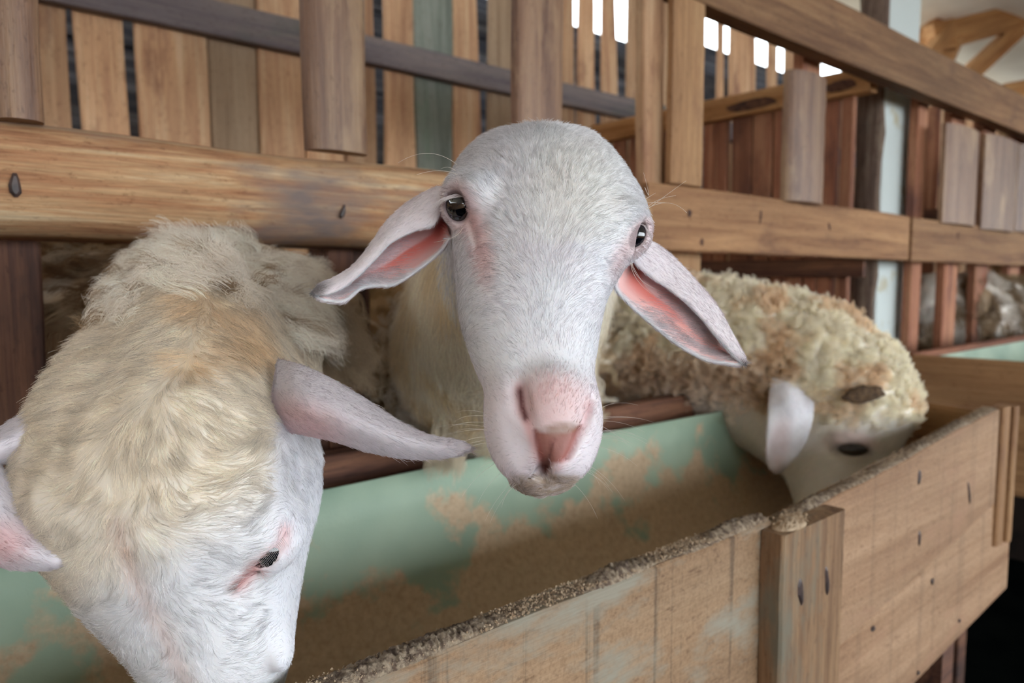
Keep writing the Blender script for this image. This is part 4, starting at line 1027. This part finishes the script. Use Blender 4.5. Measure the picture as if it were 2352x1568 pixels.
# eyelashes, brow bristles and whiskers
def arcs(name, L, parent, rad=.00013, col=(236, 228, 218), k=12, label=None):
    """list of (start, mid, end) px,py,d"""
    P_ = []
    for a, b, c_ in L:
        a, b, c_ = CP(*a), CP(*b), CP(*c_); s = np.linspace(0, 1, k)[:, None]; b2 = 2 * b - (a + c_) / 2
        P_.append((1 - s) ** 2 * a + 2 * s * (1 - s) * b2 + s * s * c_)
    P_ = np.array(P_); return make_hair(name, P_, np.full(len(P_), rad), np.full(len(P_), rad * .4), np.tile(lc(*col), (len(P_), 1)), parent, label)
br = [((1050, 378, .470), (985, 352, .462), (914, 374, .455)), ((1052, 402, .470), (1010, 392, .464), (957, 401, .458)), ((1046, 392, .47), (1030, 384, .466), (1012, 388, .462)),
      ((1062, 524, .462), (1040, 545, .458), (996, 556, .455)), ((1480, 486, .474), (1525, 452, .472), (1576, 415, .470)), ((1482, 482, .474), (1510, 460, .472), (1553, 449, .470)),
      ((1484, 480, .474), (1535, 466, .472), (1578, 489, .470)), ((1482, 466, .474), (1520, 465, .474), (1545, 468, .472)), ((1481, 458, .475), (1494, 450, .474), (1506, 443, .473)), ((1481, 430, .475), (1490, 446, .474), (1478, 396, .472)),
      ((1448, 600, .470), (1462, 640, .466), (1498, 676, .462)), ((1450, 602, .470), (1470, 640, .466), (1516, 668, .462)), ((1452, 604, .470), (1462, 626, .466), (1486, 660, .462))]
arcs('brow_bristle', br, cs)
wh = []
for i in range(34):
    s_ = -1 if i % 2 else 1; yy = 940 + 170 * rg.random(); xe_ = np.interp(yy, [900, 1000, 1060, 1110, 1130], [1104, 1112, 1140, 1200, 1235]) if s_ < 0 else np.interp(yy, [900, 1000, 1060, 1110, 1130], [1384, 1384, 1352, 1300, 1262])
    L_ = 45 + 75 * rg.random(); an = math.radians(np.interp(yy, [900, 1000, 1080, 1130], [5, -10, -45, -75]) + 22 * (rg.random() - .5)); dx, dy = s_ * math.cos(an) * L_, -math.sin(an) * L_
    wh.append(((xe_ - s_ * 10, yy, .402), (xe_ + dx * .5, yy + dy * .5 - 4, .398), (xe_ + dx, yy + dy + 6, .395)))
wh[0] = ((1384, 935, .402), (1420, 925, .40), (1465, 930, .398)); wh[1] = ((1384, 962, .402), (1430, 958, .40), (1475, 962, .398)); wh[2] = ((1382, 978, .402), (1410, 995, .40), (1440, 1018, .398))
arcs('whisker', wh, cs, rad=.00008, col=(222, 214, 206))
la = []
for i in range(26):
    t_ = i / 25; la.append(((1030 + 34 * t_, 453 - 8 * math.sin(3 * t_), .466), (1010 + 34 * t_, 458 - 4 * t_, .459), (992 + 26 * t_ + 6 * rg.random(), 478 - 22 * t_ + 8 * rg.random(), .456)))
for i in range(26):
    t_ = i / 25; la.append(((1464 + 18 * t_, 511 + 6 * t_, .470), (1480 + 10 * t_, 520 + 12 * t_, .464), (1486 + 10 * t_ + 6 * rg.random(), 540 + 14 * t_ * rg.random(), .462)))
arcs('eyelash', la, cs, rad=.00012, col=(214, 206, 206), k=6)
# ================================================================== LEFT SHEEP (head down in the trough)
ls_ = empty('sheep', tuple(c2w(CP(420, 1000, .5)))); ls_.location.z = .62
tag(ls_, 'cream sheep at the left with its head bent down into the trough, shaggy nape', 'sheep')
Fd = Field((-.44, -.345, .385), (-.095, .088, .90), .0032)
rows = [(545, 470, 560, .72, .86), (560, 440, 600, .69, .875), (600, 392, 650, .645, .89), (650, 362, 690, .60, .88), (700, 340, 706, .56, .85), (760, 300, 706, .515, .80), (820, 248, 700, .475, .74), (880, 200, 700, .445, .68), (940, 156, 704, .424, .635), (1000, 138, 712, .412, .605),
        (1060, 112, 722, .404, .585), (1120, 98, 722, .399, .57), (1180, 96, 712, .396, .56), (1240, 112, 698, .397, .55), (1300, 146, 686, .402, .545), (1360, 186, 676, .408, .54), (1420, 228, 668, .414, .535), (1480, 280, 660, .420, .533), (1540, 330, 648, .427, .532), (1600, 372, 628, .436, .531), (1660, 410, 604, .447, .53), (1710, 446, 576, .462, .525), (1730, 480, 545, .48, .515)]
Fd.rowloft(rows, 2.25, .0, 0)
Fd.ell(CP(600, 1215, .440), (.026, .020, .020), .02); Fd.ell(CP(128, 1160, .455), (.018, .026, .02), .02)
Fd.ell(CP(515, 1400, .440), (.030, .050, .012), .03, 'sub') if False else None
Fd.cap(CP(470, 760, .56), CP(440, 1000, .445), .05, .045, .03)
Fd.ell(CP(650, 1496, .462), (.006, .012, .012), .010)
Fd.cap(CP(664, 1478, .452), CP(640, 1568, .442), .0028, .003, .005, 'sub')
Fd.cap(CP(668, 1000, .475), CP(664, 1190, .452), .005, .004, .008, 'sub')
# folds of skin across the brow
Fd.cap(CP(430, 1125, .404), CP(560, 1135, .410), .0016, .0016, .006, 'sub'); Fd.cap(CP(560, 1135, .41), CP(640, 1120, .43), .0016, .0016, .006, 'sub')
Fd.cap(CP(460, 950, .415), CP(600, 960, .425), .0014, .0014, .006, 'sub')
Fd.cap(CP(300, 1300, .398), CP(420, 1540, .418), .002, .002, .012, 'sub')
el = (622, 1258, .4345); Fd.ell(CP(*el), (.0142,) * 3, .006)
slit = []
for x_, y_ in [(592, 1296), (604, 1291), (620, 1281), (635, 1268), (647, 1252), (655, 1236), (658, 1222)]:
    o_ = math.hypot(x_ - el[0], y_ - el[1]) * .43 / FPX; slit.append(CP(x_, y_, el[2] - math.sqrt(max(.0142 ** 2 - o_ ** 2, 1e-6))))
for a, b, r in zip(slit[:-1], slit[1:], (.0024, .0034, .0038, .0034, .0026, .0018)): Fd.cap(a, b, r, r, .0015, 'sub')
Fd.cap(CP(594, 1300, .4295), CP(545, 1350, .423), .0022, .0016, .004, 'sub')
lV, lQ = Fd.mesh(1); lN = vnormals(lV, lQ); px, py = pix(lV)
lV = lV + lN * (.004 * (fbm(lV, 60, 2) - .5))[:, None] * (1 - sstep(1100, 1300, py))[:, None]
lC = np.tile(lc(229, 220, 207), (len(lV), 1)).astype(float)
paint(lC, lc(224, 208, 180), .4 * (py < 1150) * fbm(lV, 25)); 
for x_, y_, r_ in ((450, 705, 55), (560, 740, 60), (520, 800, 60), (440, 838, 45), (590, 800, 45)): paint(lC, lc(212, 178, 132), .5 * blob(px, py, x_, y_, r_, r_ * .7, 20, .7))
paint(lC, lc(150, 122, 90), .8 * blob(px, py, 515, 648, 30, 20, 0, .5)); paint(lC, lc(160, 136, 108), .6 * blob(px, py, 720, 760, 60, 60, 0, .6))
paint(lC, lc(222, 222, 226), .9 * sstep(1150, 1350, py + (px - 400) * .6)); paint(lC, lc(222, 222, 228), .9 * sstep(590, 650, px) * (py > 950))
paint(lC, lc(222, 176, 176), .7 * np.exp(-(seglen(px, py, [(655, 1215), (650, 1250), (592, 1300), (540, 1350)]) / 16) ** 2))
paint(lC, lc(176, 116, 110), .8 * np.exp(-(seglen(px, py, [(585, 1300), (540, 1350)]) / 12) ** 2)); paint(lC, lc(96, 84, 78), .8 * blob(px, py, 532, 1352, 13, 7, -20, .5))
paint(lC, lc(190, 158, 146), .45 * np.exp(-(seglen(px, py, [(270, 1200), (300, 1310), (350, 1400), (430, 1568)]) / 22) ** 2))
G1 = [(640, 825, .485), (690, 838, .468), (760, 870, .455), (840, 918, .446), (915, 968, .440), (985, 1001, .436), (1045, 1010, .433), (1080, 1024, .432)]
G2 = [(632, 905, .462), (690, 925, .438), (760, 948, .430), (840, 980, .427), (915, 1008, .427), (985, 1024, .428), (1045, 1028, .430), (1082, 1028, .431)]
G3 = [(632, 985, .480), (690, 996, .462), (760, 1010, .450), (840, 1034, .443), (915, 1049, .438), (985, 1052, .435), (1045, 1046, .432), (1080, 1033, .431)]
H1 = [(175, 878, .475), (90, 928, .458), (0, 985, .445), (-70, 1060, .435), (-112, 1150, .425), (-90, 1250, .417), (0, 1300, .412), (100, 1307, .410), (150, 1292, .410)]
H2 = [(150, 975, .455), (75, 1000, .436), (0, 1028, .425), (-42, 1070, .417), (-50, 1130, .411), (-20, 1200, .406), (50, 1255, .403), (115, 1283, .405), (153, 1286, .409)]
H3 = [(125, 1066, .478), (65, 1074, .458), (18, 1064, .444), (0, 1064, .437), (28, 1102, .430), (60, 1150, .424), (98, 1205, .419), (134, 1254, .414), (154, 1280, .410)]
lears = []
for g in ([G1, G2, G3], [H1, H2, H3]):
    V, Q, uu, vv, side, dv_, du_ = ear_sheet(g, .0045, 30, 56)
    Nn = vnormals(V, Q); mid = (side > 0) & (abs(uu - .5) < .1) & (abs(vv - .5) < .1)
    if Nn[mid][:, 2].mean() < 0: side = -side                    # +1 = far (inner) side
    C_ = np.tile(lc(214, 208, 214), (len(V), 1)).astype(float); paint(C_, lc(222, 168, 164), .85 * (side > 0)); paint(C_, lc(222, 178, 178), .6 * blob(*pix(V), 690, 970, 90, 45, 20, .8)); paint(C_, lc(222, 170, 170), .6 * blob(*pix(V), 0, 1245, 60, 45, 0, .8))
    lears.append((V, Q, C_, uu, vv, side, dv_, du_, Nn, (side > 0) * 1.0))
Fb = Field((-1.0, -.66, .66), (.02, .16, 2.0), .011)
Fb.chain([(CP(530, 690, .76), .070), (CP(505, 760, .93), .115), (CP(450, 820, 1.08), .15)], .02)
bw = w2c(np.array([[.27, 1.10, 1.11], [.24, 1.62, 1.10]])); Fb.cap(bw[0], bw[1], .185, .18, .06)
legs(Fb, [(.18, 1.06, 1.0, .05), (.36, 1.06, 1.0, .05), (.16, 1.6, 1.0, .055), (.34, 1.6, 1.0, .055)])
bV, bQ = Fb.mesh(2); bN = vnormals(bV, bQ); bV = bV + bN * (.012 * (fbm(bV, 26, 2) - .5))[:, None]
bC = np.tile(lc(186, 164, 134), (len(bV), 1)).astype(float); paint(bC, lc(112, 84, 58), sstep(.42, .6, fbm(bV, 14, 3))); paint(bC, lc(214, 204, 188), sstep(.55, .65, fbm(bV, 11, 2, 9)))
b_ = body_mesh('body', [(lV, lQ, lC)] + [(e[0], e[1], e[2]) for e in lears] + [(bV, bQ, bC)], ls_)
eyeball(el[0], el[1], el[2], .0128, None, ls_)
rg = np.random.default_rng(21)
def ldir(px_, py_):
    xm = np.interp(py_, [600, 700, 900, 1050, 1200, 1300, 1400, 1568], [500, 480, 385, 310, 265, 300, 350, 430]); u = np.clip((px_ - xm) / 200, -1.3, 1.5)
    a = np.radians(np.clip(u * 95, -75, 100) + 14 * np.sin(px_ / 47. + py_ / 38.) + 9 * np.sin(py_ / 23.)); a = np.where((px_ > 640) & (py_ > 950), np.radians(10), a)
    return np.stack([np.sin(a), -np.cos(a), .2 + 0 * a], 1)
vis = np.where(lN[:, 2] < .35, 1.0, .15) * (1 - .96 * np.exp(-(seglen(px, py, [(657, 1222), (650, 1245), (632, 1272), (612, 1289), (592, 1297)]) / 7) ** 2)) * (py > 640) * (1 - .8 * np.exp(-(seglen(px, py, [(585, 1300), (540, 1350)]) / 9) ** 2))
p, n, c = sample(lV, lQ, lN, lC, 120000, vis, rg); qx, qy = pix(p)
ln = np.interp(qy, [640, 800, 1000, 1200, 1300, 1500], [.015, .013, .012, .010, .0085, .0065]) * np.where((qx > 600) & (qy > 940), .6, 1.0); ln = ln * (1 - .45 * np.exp(-(np.hypot(qx - 620, qy - 1270) / 60) ** 2))
short_fur('head_wool', p, n, np.clip(c * 1.12, 0, 1), ldir(qx, qy), ln, .26, .00014, rg, ls_, 5, .32, .34, (110, 1.5), .07, tone=(190, .5), grey=(.07, .4))
ear_hair(lears[0], 15000, 1200, rg, ls_); ear_hair(lears[1], 13000, 1200, rg, ls_)
# shaggy nape
wt = (py < 760) * (1 - sstep(640, 740, py + 40 * (np.abs(px - 480) < 150) - 70 * (px > 640))) * np.where(lN[:, 2] < .5, 1, .3)
p, n, c = sample(lV, lQ, lN, lC, 1300, wt, rg); qx, qy = pix(p)
d = np.stack([(qx - 520) / 260., .55 - (qy - 560) / 260., -.1 + 0 * qx], 1)
c = c * .4 + lc(240, 234, 226) * .8; c = np.where((rg.random(len(p)) < .12)[:, None], lc(168, 142, 112), c)
locks('nape_wool', p, n, c, d, np.where(qx < 420, .020, .030), rg, ls_, per=30, k=12, lift=.5, spread=.0085, coil=.0035, turns=1.1, rad=.00013, pinch=.3, droop=.15, stray=.30)
sp = np.array([CP(705 + 85 * rg.random(), 640 + 120 * rg.random(), .72 + .06 * rg.random()) for _ in range(170)])
locks('side_wool', sp, np.tile([.5, -.1, -.6], (170, 1)), np.tile(lc(186, 166, 140), (170, 1)), np.tile([.55, -.8, 0.], (170, 1)), .050, rg, ls_, per=22, k=16, lift=.2, spread=.005, coil=.005, turns=2.2, rad=.00015, pinch=.3, droop=.35, stray=.22)
p, n, c = sample(bV, bQ, bN, bC, 2000, (bN[:, 2] < .6) * (bN[:, 1] > -.8) * (bV[:, 2] > .85) * (bV[:, 1] > -.36), rg)
locks('fleece', p, n, c, np.tile([-.5, -1, -.1], (len(p), 1)), .055, rg, ls_, per=16, k=12, lift=.35, rad=.0003, spread=.009, coil=.006, turns=1.0, bright=.4)
la = []
for i in range(22):
    t_ = i / 21; x_ = 596 + 56 * t_; y_ = 1290 - 52 * t_ ** 1.3 + 2; la.append(((x_ - 4, y_ - 6, .421), (x_ + 3, y_ + 2, .4185), (x_ + 8 + 3 * rg.random(), y_ + 13, .420)))
arcs('eyelash', la, ls_, rad=.00011, col=(196, 192, 194), k=6)

# ================================================================== RIGHT SHEEP (reaching along the trough)
rs_ = empty('sheep', tuple(c2w(CP(1950, 950, 1.3)))); rs_.location.z = .62
tag(rs_, 'curly cream sheep at the right reaching into the trough, brown horn bud showing', 'sheep')
Fd = Field((.10, -.44, 1.08), (.82, .14, 1.70), .0052)
Fd.chain([(CP(1440, 800, 1.62), .165), (CP(1560, 790, 1.50), .125), (CP(1660, 800, 1.43), .118), (CP(1760, 812, 1.385), .112), (CP(1870, 838, 1.33), .106), (CP(1950, 880, 1.30), .092), (CP(1980, 925, 1.29), .080)], 0)
Fd.cap(CP(1500, 850, 1.52), CP(1800, 930, 1.37), .085, .085, .05)
Fd.cap(CP(1982, 930, 1.29), CP(1960, 1010, 1.28), .080, .066, .03)
Fd.cap(CP(1940, 1000, 1.29), CP(1905, 1120, 1.27), .062, .045, .04); Fd.cap(CP(1905, 1120, 1.27), CP(1880, 1190, 1.26), .044, .038, .03)
Fd.cap(CP(1760, 960, 1.37), CP(1870, 1060, 1.30), .060, .048, .05)
Fd.ell(CP(1962, 1008, 1.222), (.034, .014, .016), .015)
Fd.ell(CP(1962, 1030, 1.222), (.028, .018, .022), .010); Fd.ell(CP(1960, 1033, 1.196), (.028, .0095, .022), .003, 'sub')
rV, rQ = Fd.mesh(1); rN = vnormals(rV, rQ); px, py = pix(rV)
fl = 1 - sstep(860, 960, py - .12 * (px - 1400) + 60 * np.exp(-((px - 1600) / 150.) ** 2)); fl = np.where(px > 1850, 1 - sstep(935, 990, py), fl)
rV = rV + rN * ((.010 * (fbm(rV, 45, 2) - .45) + .006 * (fbm(rV, 110, 2, 4) - .5)) * (.15 + .85 * fl))[:, None]; rN = vnormals(rV, rQ)
rC = np.tile(lc(232, 226, 212), (len(rV), 1)).astype(float)
paint(rC, lc(196, 168, 126), sstep(.5, .7, fbm(rV, 20)) * .5); paint(rC, lc(158, 126, 88), .9 * sstep(790, 900, py + 50 * fbm(rV, 20)) * (1 - sstep(1640, 1860, px)) * fl)
paint(rC, lc(232, 228, 222), .9 * (1 - fl)); paint(rC, lc(170, 150, 124), .6 * (1 - fl) * (1 - sstep(1600, 1800, px))); paint(rC, lc(206, 180, 180), .6 * blob(px, py, 1960, 1015, 60, 26, 5, .5)); paint(rC, lc(60, 50, 52), .7 * blob(px, py, 1960, 1032, 42, 12, 4, .4))
K1 = [(1772, 868, 1.262), (1766, 915, 1.244), (1763, 960, 1.230), (1760, 1005, 1.222), (1759, 1045, 1.220), (1766, 1072, 1.222), (1779, 1084, 1.221)]
K2 = [(1818, 866, 1.250), (1816, 915, 1.222), (1818, 965, 1.222), (1810, 1010, 1.222), (1796, 1046, 1.222), (1786, 1072, 1.216), (1781, 1085, 1.221)]
K3 = [(1858, 876, 1.262), (1868, 918, 1.244), (1867, 958, 1.226), (1856, 1000, 1.216), (1836, 1040, 1.224), (1806, 1072, 1.222), (1783, 1085, 1.221)]
V, Q, uu, vv, side, dv_, du_ = ear_sheet([K1, K2, K3], .006, 22, 36); Nn = vnormals(V, Q); mid = (side > 0) & (abs(uu - .5) < .1) & (abs(vv - .5) < .1)
if Nn[mid][:, 2].mean() < 0: side = -side
C_ = np.tile(lc(226, 224, 228), (len(V), 1)).astype(float); paint(C_, lc(200, 178, 176), .7 * blob(*pix(V), 1790, 1020, 24, 60, 12, .6)); paint(C_, lc(216, 166, 160), .8 * (side > 0))
rear = (V, Q, C_, uu, vv, side, dv_, du_, Nn, (side > 0) * 1.0)
Fb = Field((-.25, -.72, 1.35), (.60, .14, 2.35), .012)
Fb.cap(CP(1440, 800, 1.60), CP(1400, 810, 1.72), .15, .17, 0); bw = w2c(np.array([[1.30, 1.16, 1.09], [1.40, 1.66, 1.08]])); Fb.cap(bw[0], bw[1], .185, .18, .06)
legs(Fb, [(1.22, 1.12, 1.0, .05), (1.40, 1.12, 1.0, .05), (1.31, 1.64, 1.0, .055), (1.49, 1.64, 1.0, .055)])
bV, bQ = Fb.mesh(2); bN = vnormals(bV, bQ); bC = np.tile(lc(206, 190, 164), (len(bV), 1)).astype(float); paint(bC, lc(150, 120, 86), sstep(.45, .62, fbm(bV, 14, 3)))
body_mesh('body', [(rV, rQ, rC), (V, Q, C_), (bV, bQ, bC)], rs_)
eyeball(1960, 1031, 1.2150, .0200, (1.25, .62, .9), rs_)
rg = np.random.default_rng(31)
fl2 = fl
p, n, c = sample(rV, rQ, rN, rC, 5200, fl * np.where(rN[:, 2] < .5, 1, .15), rg); qx, qy = pix(p)
L_ = np.interp(qx, [1400, 1600, 1800, 1950, 2100], [.036, .030, .022, .015, .011])
locks('curly_fleece', p, n, np.clip(c * 1.25, 0, .93) * np.array([1.03, .96, .90]), np.stack([.2 + 0 * qx, -.7 + .8 * (qy < 720), -.1 + 0 * qx], 1), L_, rg, rs_, per=14, k=14, lift=.55, spread=.0065, coil=.0045, turns=1.6, rad=.00028, pinch=.3, stray=.10, bright=.22, jitdir=.7)
p, n, c = sample(rV, rQ, rN, rC, 30000, (1 - fl) * np.where(rN[:, 2] < .5, 1, .2) * (1 - blob(px, py, 1960, 1033, 44, 14, 4, .3)), rg); qx, qy = pix(p)
short_fur('face_hair', p, n, np.clip(c * 1.03, 0, 1), np.tile([-.8, -.7, 0.], (len(p), 1)), np.full(len(p), .011), np.full(len(p), .25), .0002, rg, rs_, 4, .35, .25, (60, 1.0))
ear_hair(rear, 7000, 800, rg, rs_, lo=.006, rad=.0002)
p, n, c = sample(bV, bQ, bN, bC, 700, (bN[:, 2] < .5) * (bN[:, 1] > -.8), rg)
locks('fleece', p, n, c, np.tile([-.2, -1, 0.], (len(p), 1)), .05, rg, rs_, per=14, k=9, lift=.5, rad=.0004, spread=.012, coil=.006)
# horn bud
c0 = CP(1982, 905, 1.192); bm = bmesh.new(); bmesh.ops.create_icosphere(bm, subdivisions=4, radius=1)
for v in bm.verts:
    q = np.array(v.co); q[0] *= .034; q[1] *= .0135; q[2] *= .012; q[1] += .12 * q[0]; a_ = vnoise(np.array([q + 5]), 160)[0]; q *= (1 + .35 * (a_ - .5)); v.co = Vector(c2w((c0 + q)[None])[0])
me = bpy.data.meshes.new('horn_bud'); bm.to_mesh(me); bm.free(); me.polygons.foreach_set('use_smooth', [True] * len(me.polygons)); link('horn_bud', me, M['horn'], rs_)
la = [((1922 + 76 * t_, 1020 - 6 * math.sin(3.14 * t_), 1.198), (1922 + 78 * t_, 1034, 1.187), (1918 + 84 * t_, 1046 + 5 * rg.random(), 1.186)) for t_ in np.linspace(0, 1, 26)]
arcs('eyelash', la, rs_, rad=.00022, col=(60, 54, 58), k=6)

# ================================================================== FAR SHEEP behind the fence at the right
fs = empty('sheep', tuple(P(2250, 720, 2.9))); fs.location.z = .62
tag(fs, 'mottled brown and white sheep standing beyond the slats at the far right', 'sheep')
Fb = Field((1.15, -.75, 2.2), (2.5, .25, 3.9), .017)
A = w2c(P(2165, 720, 2.75)[None])[0]; B = w2c(P(2420, 700, 3.15)[None])[0]
Fb.cap(A, B, .20, .20, 0); Fb.cap(A, A + np.array([-.10, .02, -.1]), .12, .08, .06); Fb.cap(A + np.array([-.10, .02, -.1]), A + np.array([-.16, -.10, -.14]), .075, .045, .04)
Aw, Bw = c2w(A[None])[0], c2w(B[None])[0]
legs(Fb, [(Aw[0] - .07, Aw[1], 1.0, .05), (Aw[0] + .07, Aw[1] + .1, 1.0, .05), (Bw[0] - .07, Bw[1], 1.0, .05), (Bw[0] + .07, Bw[1] + .1, 1.0, .05)])
bV, bQ = Fb.mesh(2); bN = vnormals(bV, bQ); bV = bV + bN * (.02 * (fbm(bV, 18, 2) - .5))[:, None]
bC = np.tile(lc(218, 210, 200), (len(bV), 1)).astype(float); paint(bC, lc(128, 104, 76), sstep(.45, .58, fbm(bV, 9, 3))); 
body_mesh('body', [(bV, bQ, bC)], fs)
p, n, c = sample(bV, bQ, bN, bC, 1100, (bN[:, 2] < .5) * 1.0, rg)
locks('fleece', p, n, c, np.tile([-.2, -1, 0.], (len(p), 1)), .055, rg, fs, per=12, k=8, lift=.5, rad=.0006, spread=.014, coil=.006)
